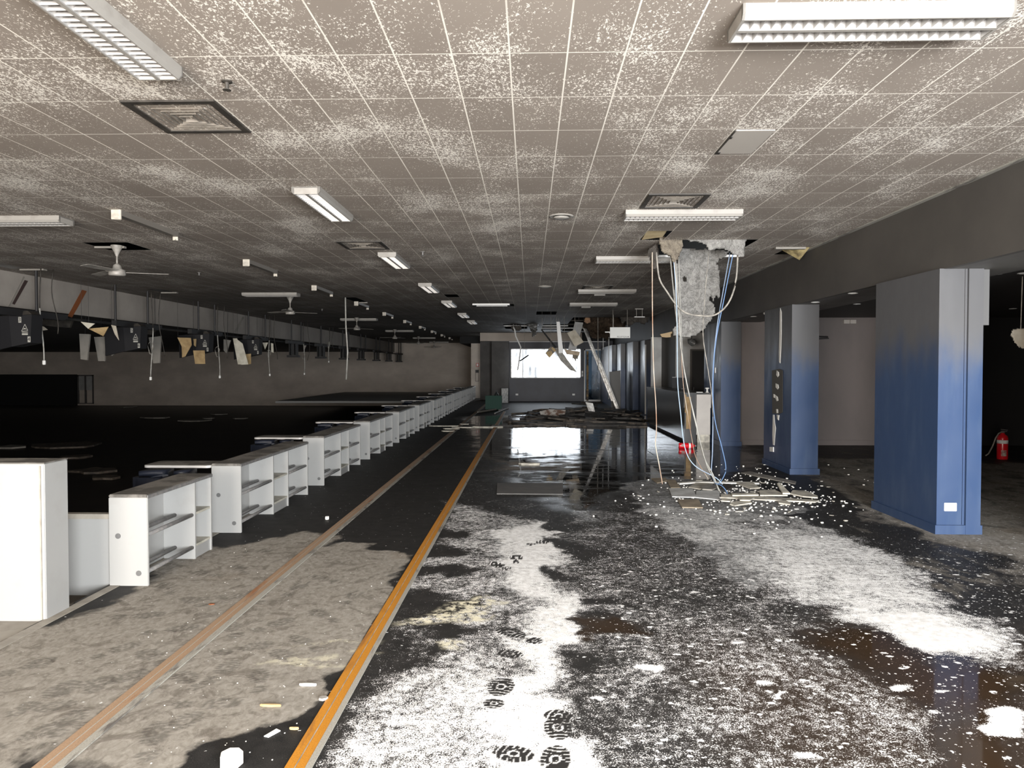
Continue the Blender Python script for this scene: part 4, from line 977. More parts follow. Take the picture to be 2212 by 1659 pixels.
# tilted tile at the bulkhead
o = MB().prism([Fy(1690, 541, 9.9), Fy(1720, 533, 9.7), Fy(1752, 531, 9.75), Fy(1727, 562, 9.9)], (0, .02, .012)).build('tilted_board', M['goldboard'] if False else simple('gold_backed_tile', (.36, .29, .14), .7, col2=(.13, .10, .05), sc_=9))
tag(o, 'slipped ceiling board with golden backing where the ceiling meets the bulkhead', 'ceiling board')
def cable(pts, Y0, label, mat, r=.006, Y1=None, name='hanging_cable', ground=True):
    n = len(pts); out = []
    end = Fz(*pts[-1]) if ground else None
    for i, (u, v) in enumerate(pts):
        t = i/(n-1); Y = Y0 + ((end.y if ground else (Y1 or Y0))-Y0)*t
        out.append(Fy(u, v, Y))
    if ground: out[-1].z = r+.001
    sm_ = []
    for i in range(n-1):   # catmull-rom
        p0, p1, p2, p3 = out[max(i-1, 0)], out[i], out[i+1], out[min(i+2, n-1)]
        for k in range(6):
            t = k/6; sm_.append(.5*((2*p1)+(p2-p0)*t+(2*p0-5*p1+4*p2-p3)*t*t+(3*p1-p0-3*p2+p3)*t**3))
    sm_.append(out[-1])
    for p in sm_: p.z = max(p.z, r+.001)
    o = MB().tube(sm_, r, 6).build(name, mat, smooth=True); return tag(o, label, 'cable')
cable([(1409,545),(1409,640),(1410,720),(1412,800),(1417,880),(1418,930),(1416,960),(1424,1005),(1431,1047)], 9.25, 'single rust-and-white cable dropping left of the insulation to the floor', M['wirered'], .007)
cable([(1452,520),(1461,640),(1463,760),(1464,830),(1470,890),(1479,965),(1500,1005),(1548,1033),(1563,1052)], 9.3, 'pale blue cable bowing left from the hole to the debris pile', simple('pale_blue_cable', (.36, .47, .62), .5), .0065)
cable([(1458,540),(1468,700),(1472,760),(1486,840),(1505,920),(1520,985),(1540,1025),(1553,1062)], 9.42, 'thick white cable slanting right down to the debris pile', M['wirewhite'], .008)
cable([(1466,545),(1472,720),(1478,800),(1492,870),(1510,945),(1527,1005),(1545,1040),(1557,1066)], 9.5, 'second white cable close beside the thick slanting one', M['wirewhite'], .0055)
cable([(1455,535),(1470,740),(1476,830),(1483,880),(1494,945),(1504,990),(1531,1037)], 9.36, 'thin tan cable between the white cables and the bowed blue one', M['wirered'], .005)
cable([(1577,545),(1560,640),(1549,705),(1541,780),(1539,850),(1540,900),(1539,975),(1537,1020),(1546,1046)], 9.45, 'blue and white cable hanging straight on the right of the insulation', simple('mid_blue_cable', (.24, .31, .42), .5), .0075)
cable([(1585,540),(1565,640),(1546,740),(1540,830),(1544,905),(1559,965),(1568,1010),(1562,1032),(1552,1047)], 9.3, 'blue cable bulging out to the right before the debris pile', M['wireblue'], .0065)
cable([(1532,545),(1527,590),(1520,680),(1519,730),(1528,790),(1537,850),(1540,900)], 9.62, 'thin grey cable running down over the face of the insulation', M['wiregrey'], .006, Y1=9.45, ground=False)
cable([(1418,545),(1424,600),(1442,632),(1459,656),(1480,675),(1512,682),(1545,680),(1573,655),(1589,610),(1594,545)], 9.35, 'thick grey cable loop slung across the hanging insulation', M['wiregrey'], .012, Y1=9.3, ground=False)
cable([(1447,545),(1452,600),(1458,660),(1462,700),(1463,760)], 9.75, 'short pale cable along the left edge of the insulation', M['wirewhite'], .009, Y1=9.5, ground=False)
cable([(1545,1044),(1560,1050),(1571,1066),(1562,1075),(1566,1082)], 8.9, 'blue cable end curled on the debris pile', M['wireblue'], .006, Y1=8.5, ground=False)

# ------------------------------------------------------------------ DEBRIS PILE
def z5(*pts): return [(1300+x/3.687, 980+y/3.687) for x, y in pts]
def slab_floor(pts_px, z, th, name, mat, label, cat='debris', tilt=0, group=None):
    P = [Fz(u, v, z+th) for u, v in pts_px]; y0 = min(p.y for p in P)
    P = [Vector((p.x, p.y, z+(p.y-y0)*tilt)) for p in P]
    o = MB().prism(P, (0, 0, th)).build(name, mat); return tag(o, label, cat, group)
tanb = simple('tan_board', (.30, .25, .18), .8, col2=(.2, .165, .12), sc_=6)
greyslab = simple('wet_plaster_slab', (.58, .59, .58), .6, col2=(.40, .40, .39), sc_=5, bump=.2)
slabs = [(z5((535,275),(720,272),(750,330),(745,345),(560,340)), .004, greyslab, 'pale slab with a dark hook-shaped mark at the left of the debris pile'),
 (z5((755,295),(920,290),(940,310),(935,365),(745,345)), .004, greyslab, 'pale five-sided slab under the cable ends'),
 (z5((600,365),(770,362),(805,428),(640,425)), .002, tanb, 'tan rectangular board nearest the camera in the debris'),
 (z5((515,205),(585,208),(625,268),(550,270)), .002, tanb, 'tan board leaning behind the leftmost pale slab'),
 (z5((395,195),(510,190),(520,215),(440,232)), .002, tanb, 'small tan board at the far left of the debris pile'),
 (z5((690,265),(750,230),(880,235),(890,265),(780,280)), .003, M['plaster'], 'cream slab behind the two pale slabs'),
 (z5((1070,230),(1200,225),(1260,270),(1180,275)), .004, M['plaster'], 'cream slab at the back middle of the debris pile'),
 (z5((605,230),(780,215),(1255,226),(1255,236),(780,226),(620,238)), .002, M['chip'], 'long thin white strip along the back of the debris pile'),
 (z5((1255,290),(1370,285),(1480,330),(1260,328)), .018, M['plaster'], 'cream slab right of the middle of the debris pile'),
 (z5((1520,290),(1620,293),(1720,335),(1720,348),(1600,338),(1500,315)), .01, M['plaster'], 'wedge-shaped cream slab at the right end of the debris pile'),
 (z5((945,320),(1300,340),(1730,370),(1700,382),(1250,362),(950,345)), .003, M['plaster'], 'long cream batten across the front of the debris pile'),
 (z5((1030,315),(1240,312),(1250,326),(1040,330)), .02, M['plaster'], 'flat cream strip lying on the long batten'),
 (z5((1020,398),(1080,375),(1190,380),(1195,390),(1060,410)), .003, M['plaster'], 'crumbling cream piece at the front of the pile'),
 (z5((1400,375),(1460,368),(1505,390),(1500,402),(1410,390)), .003, M['plaster'], 'lozenge-shaped cream piece front right of the pile'),
 (z5((1085,350),(1215,348),(1180,368),(1100,366)), .02, M['plaster'], 'short cream piece stacked at the front of the pile'),
 (z5((955,355),(1030,360),(1020,377),(950,372)), .02, M['plaster'], 'little cream piece right of the five-sided slab'),
 (z5((930,245),(1010,240),(1050,262),(1000,285),(960,270)), .02, M['insuldark'], 'charred fragment in the middle of the debris'),
 (z5((780,255),(850,240),(930,262),(880,285),(800,280)), .02, M['wiregrey'], 'ring of grey tubing on the back slab')]
for i, (pts, z, m_, lab) in enumerate(slabs): slab_floor(pts, z, .014 if i > 5 else .010, 'plasterboard_piece', m_, lab, 'debris')
slab_floor(z5((1395,262),(1420,262),(1500,312),(1440,312)), .03, .02, 'plasterboard_piece', M['plaster'], 'small upright shard near the right end of the pile', tilt=.10)
slab_floor([(1375+225,1021),(1620,1018),(1720,1040),(1718,1045),(1660,1034)], .002, .008, 'metal_strip', M['wiregrey'], 'long thin grey strip lying behind the debris toward the second column', 'metal strip')
o = slab_floor([(1073,1066),(1216,1067),(1216,1043),(1074,1043)], .002, .010, 'fallen_board', simple('wet_grey_board', (.10, .095, .09), .65, col2=(.07, .07, .068), sc_=4), 'rectangular sodden board lying flat in the water left of centre', 'board')
rnd = random.Random(5); chp = []
for k in range(4):
    rr = random.Random(k); pts = [(.5*math.cos(a)*rr.uniform(.6, 1), .5*math.sin(a)*rr.uniform(.5, 1), 0) for a in [i*2*PI/6 for i in range(6)]]
    mb = MB(); mb.prism(pts, (0, 0, .3)); me_o = mb.build('plaster_chip', M['chip'] if k % 2 else M['plaster']); chp.append(me_o)
n_ = 0
def chip(x, y, s, k=None, z=.001):
    global n_
    src = chp[n_ % 4]; o = src if n_ < 4 else src.copy()
    if n_ >= 4: C.objects.link(o)
    n_ += 1
    o.location = (x, y, z); o.scale = (s*rnd.uniform(.7, 1.6), s*rnd.uniform(.6, 1.1), s*rnd.uniform(.15, .4)); o.rotation_euler.z = rnd.uniform(0, 6)
    return tag(o, 'small pale chip of plaster scattered around the debris pile', 'plaster chip', 'plaster chips around the debris pile')
for i in range(75):
    u = rnd.gauss(1640, 110); v_ = rnd.gauss(1068, 26)
    if v_ < 1005 or u < 1360 or u > 1890: continue
    p = Fz(u, v_); chip(p.x, p.y, rnd.choice([.008, .012, .02, .02, .035, .07]))
for u, v_ in [(1775,1050),(1790,1052),(1768,1058),(1800,1064),(1775,1040),(1800,1083),(1770,1085),(1705,1106),(1720,1100),(1640,1012),(1652,1004),(1658,1003),(1662,1020),(1690,1015)]:
    p = Fz(u, v_); chip(p.x, p.y, .06)
def one_chip(u, v_, s, lab, mat='chip', pts=None, name='plaster_chip', cat='plaster chip', h=.012):
    p = Fz(u, v_); rr = random.Random(int(u)); P = [(p.x+s[0]*.5*math.cos(a+.3)*rr.uniform(.8, 1), p.y+s[1]*.5*math.sin(a+.3)*rr.uniform(.8, 1), .007 if False else .0015) for a in [i*2*PI/7 for i in range(7)]]
    o = MB().prism(P, (0, 0, h)).build(name, M[mat], bevel=.002); return tag(o, lab, cat)
one_chip(500, 1654, (.09, .10), 'bright white lump at the bottom edge of the photo, left of the orange strip', h=.05)
one_chip(707, 1122, (.045, .05), 'round white ball-like crumb on the dark carpet between the strips', h=.03)
o = MB().prism([Fz(570, 1592)+Vector((0, 0, .001)), Fz(597, 1576)+Vector((0, 0, .001)), Fz(606, 1580)+Vector((0, 0, .001)), Fz(580, 1594)+Vector((0, 0, .001))], (0, 0, .004)).build('card_strip', M['whitelabel']); tag(o, 'small white card strip on the carpet near the bottom left', 'card')
one_chip(585, 1527, (.12, .018), 'thin tan splinter on the carpet', 'boardtan', name='splinter', cat='splinter')
one_chip(636, 1577, (.05, .012), 'tiny orange-brown splinter beside the orange strip', 'boardtan', name='splinter', cat='splinter')
one_chip(457, 1306, (.05, .03), 'small red-brown scrap on the left carpet', 'brown', name='scrap', cat='scrap', h=.004)
one_chip(665, 1482, (.10, .02), 'white sliver on the wet edge of the middle carpet', 'chip', name='splinter', cat='splinter')
one_chip(698, 1512, (.05, .04), 'crumpled foil scrap beside the orange strip', 'alu', name='scrap', cat='scrap', h=.012)
one_chip(2006, 1131, (.14, .04), 'white sliver lying in front of the nearest column', 'chip', name='splinter', cat='splinter')
one_chip(1960, 1119, (.12, .02), 'thin white stick left of the nearest column foot', 'chip', name='splinter', cat='splinter')
for i, (u, v_, sx) in enumerate([(960,921,.9),(975,927,.5),(1000,924,.6),(1053,923,.9),(967,932,.35),(1003,917,.3),(1145,1003,.4)]):
    one_chip(u, v_, (sx, .16), 'pale strip of fallen ceiling %s on the dark floor beside the strips' % ['first', 'second', 'third', 'fourth', 'fifth', 'sixth', 'seventh and nearest'][i], 'plaster', name='plasterboard_piece', cat='debris', h=.02)
# crumbs nobody could count
bmc = MB(); rnd = random.Random(9)
for i in range(700):
    if i < 560: u, v_ = rnd.gauss(1640, 120), rnd.gauss(1070, 28)
    else: u, v_ = rnd.uniform(300, 900), rnd.uniform(1180, 1659)
    if v_ < 1000: continue
    p = Fz(u, v_); s = rnd.uniform(.004, .012) if i < 560 else rnd.uniform(.0008, .0028)
    if -2.95 < p.x < 7 and not 3.7 < p.x < 4.3 and not -1 < p.x < -.8 and not -1.95 < p.x < -1.79: bmc.box(p.x-s, p.x+s, p.y-s*.8, p.y+s*.8, 0, s)
o = bmc.build('plaster_crumbs', M['chip']); tag(o, 'fine white plaster crumbs strewn over the floor and carpet', 'crumbs', kind='stuff')

# ------------------------------------------------------------------ RED EXTINGUISHERS
def extinguisher(loc, label, rot=None, s=1.0, hose=True, lying=False):
    r = empty('fire_extinguisher', loc, label, 'fire extinguisher')
    Mx = (rot or Matrix.Identity(4)) @ Matrix.Scale(s, 4)
    MB().lathe([(.0, 0), (.078, .0), (.082, .015), (.082, .36), (.07, .40), (.03, .43), (.026, .45)], 24, Mx).build('cylinder', M['red'], r, smooth=True)
    MB().lathe([(.0828, .27), (.0835, .27), (.0835, .33), (.0828, .33)], 24, Mx).build('white_band', M['whitelabel'], r, smooth=True)
    Lb = Mx @ Matrix.Rotation(-.3, 4, 'Z')
    mb = MB()
    for k in range(-3, 3):
        a0, a1 = -PI/2+k*.16, -PI/2+(k+1)*.16; rr_ = .0835
        mb.quad(*[Lb @ Vector(q) for q in [(rr_*math.cos(a0), rr_*math.sin(a0), .06), (rr_*math.cos(a1), rr_*math.sin(a1), .06), (rr_*math.cos(a1), rr_*math.sin(a1), .16), (rr_*math.cos(a0), rr_*math.sin(a0), .16)]])
    mb.build('paper_label', simple('worn_label', (.45, .42, .36), .6, col2=(.3, .08, .07), sc_=30), r)
    MB().box(-.02, .02, -.02, .02, .44, .48, Mx).box(-.012, .012, -.11, .03, .50, .512, Mx).box(-.01, .01, -.10, .02, .475, .485, Mx).build('valve', M['steel'], r)
    if hose: MB().tube([Mx @ Vector(q) for q in [(0, 0, .47), (-.08, -.02, .44), (-.13, -.02, .36), (-.20, -.05, .22), (-.27, -.06, .10), (-.33, -.08, .07)]], .011*s, 8).build('hose', M['wiregrey'], r, smooth=True)
    return r
p = Fz(2165, 992); extinguisher((p.x, p.y, 0), 'red fire extinguisher standing in the dark at the right edge', s=1.0)
p = Fz(1478, 975); extinguisher((p.x, 13.75, .084*.62), 'red fire extinguisher lying on the wet floor by the counter', Matrix.Rotation(PI/2, 4, 'Y'), s=.68, hose=False)

# ------------------------------------------------------------------ RECEPTION COUNTER
r = empty('reception_counter', (3.23, 14.9, 0), 'long black reception counter with a pale end panel', 'counter')
MB().box(0, .03, .02, 4.7, .06, 1.0).box(-.015, .0, .02, 4.7, .72, 1.03).build('front_panel', M['counter'], r)
MB().box(-.02, .54, .0, 4.7, 1.0, 1.035).build('worktop', M['counter'], r, bevel=.004)
MB().box(0.0, .24, .0, .02, .0, 1.0).build('end_panel', M['counter'], r)
MB().box(.24, .525, -.03, .02, .16, .72).box(.235, .53, -.06, .02, .72, 1.0).build('pale_end_panel', M['beige'], r)
MB().box(.26, .52, -.02, .02, 0, .16).build('plinth', M['plaster'], r)
MB().box(.03, .13, -.015, .0, .28, .95).box(.0, .03, -.02, .0, .62, 1.0).build('scorched_timber', simple('bare_scorched_timber', (.36, .24, .11), .7, col2=(.12, .07, .03), sc_=3), r)
MB().box(.05, .53, .02, 4.68, 0.0, .06).build('kick_recess', M['black'], r)
b = empty('screen', (3.58, 17.2, 1.036), 'black upright screen standing on the reception counter', 'screen')
MB().box(-.16, .16, -.02, .02, .03, .30).build('panel', M['gaffer'], b, bevel=.004); MB().box(-.16, .16, -.024, -.0, .285, .30).build('top_edge', M['steel'], b); MB().box(-.06, .06, -.06, .06, 0, .03).build('foot', M['gaffer'], b)
b = empty('white_dispenser', (3.72, 15.0, 1.036), 'small white topped dispenser on the near end of the counter', 'dispenser')
MB().lathe([(.0, 0), (.035, 0), (.035, .012), (.02, .02), (.018, .075), (.045, .08), (.045, .10), (.0, .105)], 16).build('body', M['flowers'], b, smooth=True)
o = MB().prism([(3.5, 15.0, 1.036), (3.62, 14.96, 1.036), (3.64, 15.1, 1.036), (3.52, 15.14, 1.036)], (0, 0, .012)).build('paper_stack', M['whitelabel']); tag(o, 'small crumpled pile of paper on the counter beside the dispenser', 'paper')
o = empty('door_leaf', (4.43, 18.6, 0), 'black door in the pale wall behind the counter', 'door')
MB().box(-.22, .25, -.03, .018, .0, 2.0).build('leaf', M['blackmetal'], o); MB().box(-.26, -.22, -.035, .018, 0, 2.04).box(-.22, .25, -.035, .018, 2.0, 2.04).build('frame', M['bulk'], o); MB().box(-.19, -.17, -.06, -.03, .95, 1.05).build('handle', M['steel'], o)
# spotlight under the soffit
b = empty('spotlight', (3.93, 17.4, 2.47), 'dark round spotlight on a bracket behind the insulation tip', 'spotlight')
MB().tube([(0, 0, 0), (0, 0, -.22)], .012, 8).build('stem', M['blackmetal'], b)
MB().lathe([(.05, -.10), (.075, -.05), (.085, .06), (.075, .06), (.065, -.04), (.0, -.06)], 20, Matrix.Translation((0, 0, -.29)) @ Matrix.Rotation(PI/2+.4, 4, 'X') @ Matrix.Rotation(.4, 4, 'Y')).build('shade', simple('sooty_shade', (.09, .09, .085), .4), b, smooth=True)
MB().tube([(-.1, 0, -.22), (.1, 0, -.22)], .008, 6).build('yoke', M['blackmetal'], b)
o = MB().prism([Fy(u, v_, 19.3) for u, v_ in [(1426,722),(1440,719),(1452,716),(1460,722),(1452,728),(1440,729),(1430,728)]], (0, .1, 0)).build('torn_timber', simple('raw_split_timber', (.62, .46, .27), .8)); tag(o, 'pale split timber end sticking out of the bulkhead edge', 'timber')
MB().tube([Fy(1450, 722, 19.35), (3.845, 19.35, 2.475)], .01, 5).build('nail_strap', M['wiregrey'], o)
# ------------------------------------------------------------------ WALL AND CEILING FITTINGS, RIGHT
for k, (x, y) in enumerate([(3.97, 8.86), (3.985, 10.05), (3.99, 12.8), (5.15, 11.35), (5.0, 7.78), (5.25, 7.72), (8.2, 12.3)]):
    zc = 2.47 if x < 4.56 else 2.56
    r = empty('downlight', (x, y, zc), ['recessed downlight in the soffit nearest the first column', 'recessed downlight in the soffit just before the second column', 'recessed downlight in the soffit beyond the second column', 'recessed downlight in the dark ceiling between the columns', 'recessed downlight in the dark ceiling right of the nearest column', 'recessed downlight beside another at the right edge', 'recessed downlight far back at the right edge'][k], 'downlight')
    MB().lathe([(.055, .001), (.058, -.006), (.04, -.008), (.036, .001)], 20).build('rim', M['frame'], r, smooth=True)
    MB().lathe([(.034, -.001), (.03, -.003), (.0, -.004)], 16).build('lens', M['steel'], r)
r = empty('emergency_light', (6.38, 14.41, 2.47), 'pale twin emergency light high on the right back wall', 'light')
MB().box(-.12, -.005, -.06, .012, -.035, .04).build('lamp_head', M['beige'], r); MB().box(.005, .12, -.06, .012, -.035, .04).build('lamp_head', M['beige'], r)
def wall_arm(x, y, z, lab):
    r = empty('folding_bracket', (x, y, z), lab, 'bracket')
    MB().box(-.002, .03, -.04, .04, -.06, .06).build('plate', M['darkvent'], r)
    MB().tube([(.03, 0, 0), (.16, -.10, -.01), (.30, -.05, -.01)], .014, 6).tube([(.03, 0, -.03), (.18, .05, -.035), (.34, .0, -.03)], .012, 6).build('arm', M['blackmetal'], r)
wall_arm(4.19, 10.9, 2.03, 'folding black wall arm on the right side of the second column'); wall_arm(4.19, 14.9, 1.98, 'folding black wall arm beside the third column')
r = empty('security_camera', (3.93, 11.9, 2.47), 'small white dome camera under the soffit left of the second column', 'camera')
MB().lathe([(.06, .001), (.06, -.02), (.05, -.035)], 18).build('base', M['frame'], r, smooth=True); MB().lathe([(.045, -.03), (.04, -.07), (.02, -.095), (.0, -.10)], 18).build('dome', M['gaffer'], r, smooth=True)
o = ragged('hanging_plaster', [(2183,724),(2190,713),(2206,709),(2230,712),(2235,745),(2216,752),(2206,752),(2204,745),(2200,750),(2192,738)], 8.0, .012, .01, .02, simple('cream_paint_flake', (.36, .32, .25), .8, col2=(.45, .42, .36), sc_=5), 'torn cream plaster scrap dangling at the right edge', 'plaster', seed=31)
c_ = Fy(2205, 712, 8.0); MB().tube([(c_.x, 8.0, c_.z), (c_.x+.01, 8.0, 2.565)], .005, 4).build('strand', M['wiregrey'], o)
# ------------------------------------------------------------------ FAR END
r = empty('hanging_sign', (2.525, 20.0, 2.54), 'white hanging sign lettered RECEPTION beneath the burnt ceiling', 'sign')
MB().box(-.28, .28, -.02, .02, -.15, .15).build('board', simple('sign_white', (.88, .89, .86), .5), r, bevel=.004)
sgm = simple('sign_grey', (.12, .12, .12), .6)
text_mesh('RECEPTION', .052, sgm, (.05, -.0225, -.115), (PI/2, 0, 0), r); MB().box(.205, .222, -.0225, -.02, -.128, -.102).box(.228, .245, -.0225, -.02, -.128, -.102).build('symbol', sgm, r)
MB().tube([(-.2, 0, .15), (-.2, 0, .66)], .006, 5).tube([(.2, 0, .15), (.2, 0, .66)], .006, 5).build('hanger', M['wiregrey'], r)
MB().box(-.30, -.27, -.02, .02, -.02, .02).box(-.42, -.28, -.03, .01, .0, .03).build('side_arm', M['frame'], r)
for k, (x, y) in enumerate([(1.52, 15.55), (1.47, 18.7)]):
    o = MB().box(x-.12, x+.12, y, y+.15, CEIL-.05, CEIL+.002).build('exit_box', M['housing']); tag(o, ['small white box fixed under the ceiling behind the fourth right light', 'small white box fixed under the ceiling behind the fifth right light'][k], 'ceiling box')
r = empty('pendant_frame', (3.1, 19.6, CEIL), 'little white pendant plate on two rods near the bulkhead', 'pendant')
MB().box(-.22, .0, -.03, .03, -.02, .002).build('ceiling_plate', M['housing'], r); MB().tube([(-.18, 0, 0), (-.18, 0, -.22)], .008, 5).tube([(-.02, 0, 0), (-.02, 0, -.22)], .008, 5).build('rod', M['housing'], r); MB().box(-.24, .04, -.06, .06, -.24, -.22).build('plate', M['frame'], r)
# ladder leaning from the rubble into the burnt opening
def ladder():
    a = Vector((3.18, 25.6, .02)); b = Vector((2.02, 26.0, 3.08))
    d = (b-a).normalized(); L = (b-a).length; side = Vector((.22, .97, 0)); side = (side-d*side.dot(d)).normalized(); nrm = d.cross(side)
    r = empty('ladder', tuple(a), 'aluminium extension ladder leaning up into the burnt ceiling opening', 'ladder')
    for nm, off, s0, s1 in (('base_section', 0, 0, L*.62), ('fly_section', .05, L*.12, L)):
        mb = MB()
        for sd in (-.19, .19):
            o_ = side*sd+nrm*off; p0 = d*s0+o_; p1 = d*s1+o_
            q = [p0+side*x+nrm*y for x, y in ((-.013, -.035), (.013, -.035), (.013, .035), (-.013, .035))]
            mb.prism(q, p1-p0)
        mb.build(nm, M['alu'], r)
        k = 0; t = s0+.15
        rg = MB()
        while t < s1-.05:
            c = d*t+nrm*off; rg.tube([c-side*.21, c+side*.21], .013, 6); t += .28
        rg.build('rungs', M['darkvent'], r)
    return r
ladder()
def far_slab(pts, Y, th, nm, m_, lab, cat='board', up=True):
    o = slab_y(pts, Y, th, nm, m_, lab, cat)
    if up:
        c_ = Fy(min(pts, key=lambda q: q[1])[0], min(q[1] for q in pts), Y); MB().tube([(c_.x, Y+th/2, c_.z-.02), (c_.x, Y+th/2, 4.3)], .006, 4).build('hanger', M['wiregrey'], o)
    return o
far_slab([(1202,695),(1209,695),(1217,762),(1207,763)], 22.6, .05, 'hanging_channel', M['frame'], 'long white metal channel dangling in front of the far window', 'metal strip')
far_slab([(1196,752),(1207,751),(1246,804),(1232,800),(1211,779)], 22.9, .06, 'hanging_beam', M['wiregrey'], 'grey ceiling beam hanging diagonally across the far window', 'beam')
far_slab([(1178,763),(1190,748),(1203,755),(1187,773)], 22.7, .02, 'hanging_board', M['goldboard'], 'gold-brown scorched board dangling before the far window', 'board')
far_slab([(1225,719),(1242,712),(1261,739),(1242,749)], 22.2, .02, 'hanging_board', M['board'], 'tilted pale tan board hanging left of the ladder top', 'board')
far_slab([(1242,695),(1260,697),(1244,757),(1227,756)], 22.8, .02, 'hanging_board', simple('grey_white_board', (.36, .36, .36), .6, col2=(.24, .24, .23), sc_=4), 'grey white panel hanging behind the tan board', 'board')
far_slab([(1219,754),(1253,760),(1251,768),(1224,765)], 22.4, .05, 'hanging_bracket', simple('pale_timber', (.5, .40, .29), .8, col2=(.35, .27, .19), sc_=6), 'pale timber piece hanging level over the right of the far window', 'timber')
ragged('hanging_scrap', [(1237,766),(1250,766),(1248,776),(1244,774),(1243,781),(1240,772),(1238,777)], 22.45, .02, .02, .02, M['insulbrown'], 'ragged brown scrap below the pale timber', 'debris', seed=41)
far_slab([(1168,712),(1171,711),(1204,752),(1201,755)], 23.2, .05, 'hanging_pole', M['black'], 'black pole slanting down above the far window', 'pole')
ragged('plastic_sheet', [(1127,690),(1165,688),(1160,705),(1158,722),(1150,728),(1146,710),(1138,702)], 26.3, .03, .02, .25, simple('sooty_plastic', (.14, .14, .135), .35, col2=(.06, .06, .055), sc_=9), 'crumpled grey plastic sheet hanging from the ceiling above the window', 'sheet', seed=44, jag=.05)
o = MB().tube([Fy(1109, 707, 26.6), Fy(1112, 713, 26.6), Fy(1114, 726, 26.6), Fy(1125, 750, 26.6), Fy(1122, 775, 26.6), Fy(1118, 800, 26.6)], .03, 6).build('hanging_pipe', M['frame'], smooth=True); tag(o, 'bent white pipe dangling over the left of the far window', 'pipe')
MB().tube([Fy(1109, 707, 26.6), (Fy(1109, 707, 26.6).x, 26.6, 4.3)], .02, 5).build('hanger', M['wiregrey'], o)
o = MB().tube([Fy(1123, 780, 26.5), Fy(1142, 767, 26.5)], .025, 5).build('hanging_rod', M['black']); tag(o, 'short black rod caught on the bent white pipe', 'rod'); MB().tube([Fy(1133, 773, 26.5), Fy(1133, 700, 26.5)+Vector((0, 0, 1))], .004, 4).build('strand', M['wiregrey'], o)
for k, (u, v0, v1, Y) in enumerate([(1315, 735, 862, 26.2), (1302, 735, 755, 26.9), (1291, 712, 800, 24.2), (1324, 688, 720, 21.8)]):
    p0, p1 = Fy(u, v0, Y), Fy(u+(1 if k else 0), v1, Y); p0.z = 4.3
    o = MB().tube([p0, p1], .014, 5).build('hanging_rod', M['frame'] if k < 2 else M['wiregrey']); tag(o, 'thin rod hanging by the far door, %s from the right' % ['second', 'third', 'fourth', 'first'][k], 'rod')
# burnt mass around the opening
ragged('charred_mass', [(1262,685),(1292,683),(1330,686),(1350,694),(1352,710),(1338,722),(1330,706),(1318,722),(1312,735),(1300,727),(1290,734),(1276,728),(1270,712),(1262,705)], 24.4, .03, .15, .35, M['burnt'], 'charred mass of ceiling remains hanging around the ladder top', 'debris', seed=50, jag=.05, sc_=2.2)
ragged('charred_mass', [(1340,684),(1402,684),(1400,696),(1385,700),(1372,694),(1360,706),(1352,694),(1345,700)], 22.95, .03, .08, .2, M['insuldark'], 'sooty strip of torn ceiling above the reception sign', 'debris', seed=56, jag=.05, sc_=2.2)
ragged('insulation_scrap', [(1264,686),(1274,685),(1275,697),(1268,700),(1263,694)], 23.6, .02, .08, .06, simple('singed_orange_fibre', (.34, .20, .11), .9, col2=(.2, .12, .08), sc_=8), 'singed orange insulation scrap at the edge of the burnt opening', seed=59)
q_ = Fy(1268, 688, 23.6); MB().tube([(q_.x, 23.64, q_.z-.02), (q_.x, 23.64, 4.3)], .008, 4).build('strand', M['wiregrey'], C.objects[-1] if False else bpy.data.objects['insulation_scrap'])
ragged('insulation_scrap', [(1104,705),(1125,703),(1126,712),(1118,716),(1106,714)], 26.9, .03, .1, .1, M['insuldark'], 'charred lump at the left ceiling opening above the window', seed=60)
q_ = Fy(1115, 707, 26.9); MB().tube([(q_.x, 26.95, q_.z-.02), (q_.x, 26.95, 4.3)], .008, 4).build('strand', M['wiregrey'], bpy.data.objects['insulation_scrap.001'])
for k, (x0, x1, y, z) in enumerate([(1.4, 3.82, 24.9, 3.19), (-1.1, 1.5, 28.0, 3.19), (.5, 3.8, 29.8, 3.2), (1.4, 3.8, 27.2, 3.2)]):
    o = MB().box(x0, x1, y, y+.04, z, z+.04).build('metal_runner', M['frame'] if k in (1, 2) else M['insuldark']); tag(o, 'metal ceiling runner spanning the burnt opening, %s from the camera' % ordn[k], 'metal strip')
    MB().box(x0+.3, x0+.32, y, y+.02, z+.04, 4.3).box(x1-.3, x1-.28, y, y+.02, z+.04, 4.3).build('hanger', M['insuldark'], o)
# leaning grey board by the far wall
o = MB().prism([(3.05, 26.5, 0), (3.37, 26.5, 0), (3.40, 26.75, 1.46), (2.98, 26.75, 1.40)], (.0, .14, 0)).build('leaning_board', simple('grey_leaning_board', (.15, .148, .14), .5)); tag(o, 'tall grey tapered board leaning by the foot of the ladder', 'board')
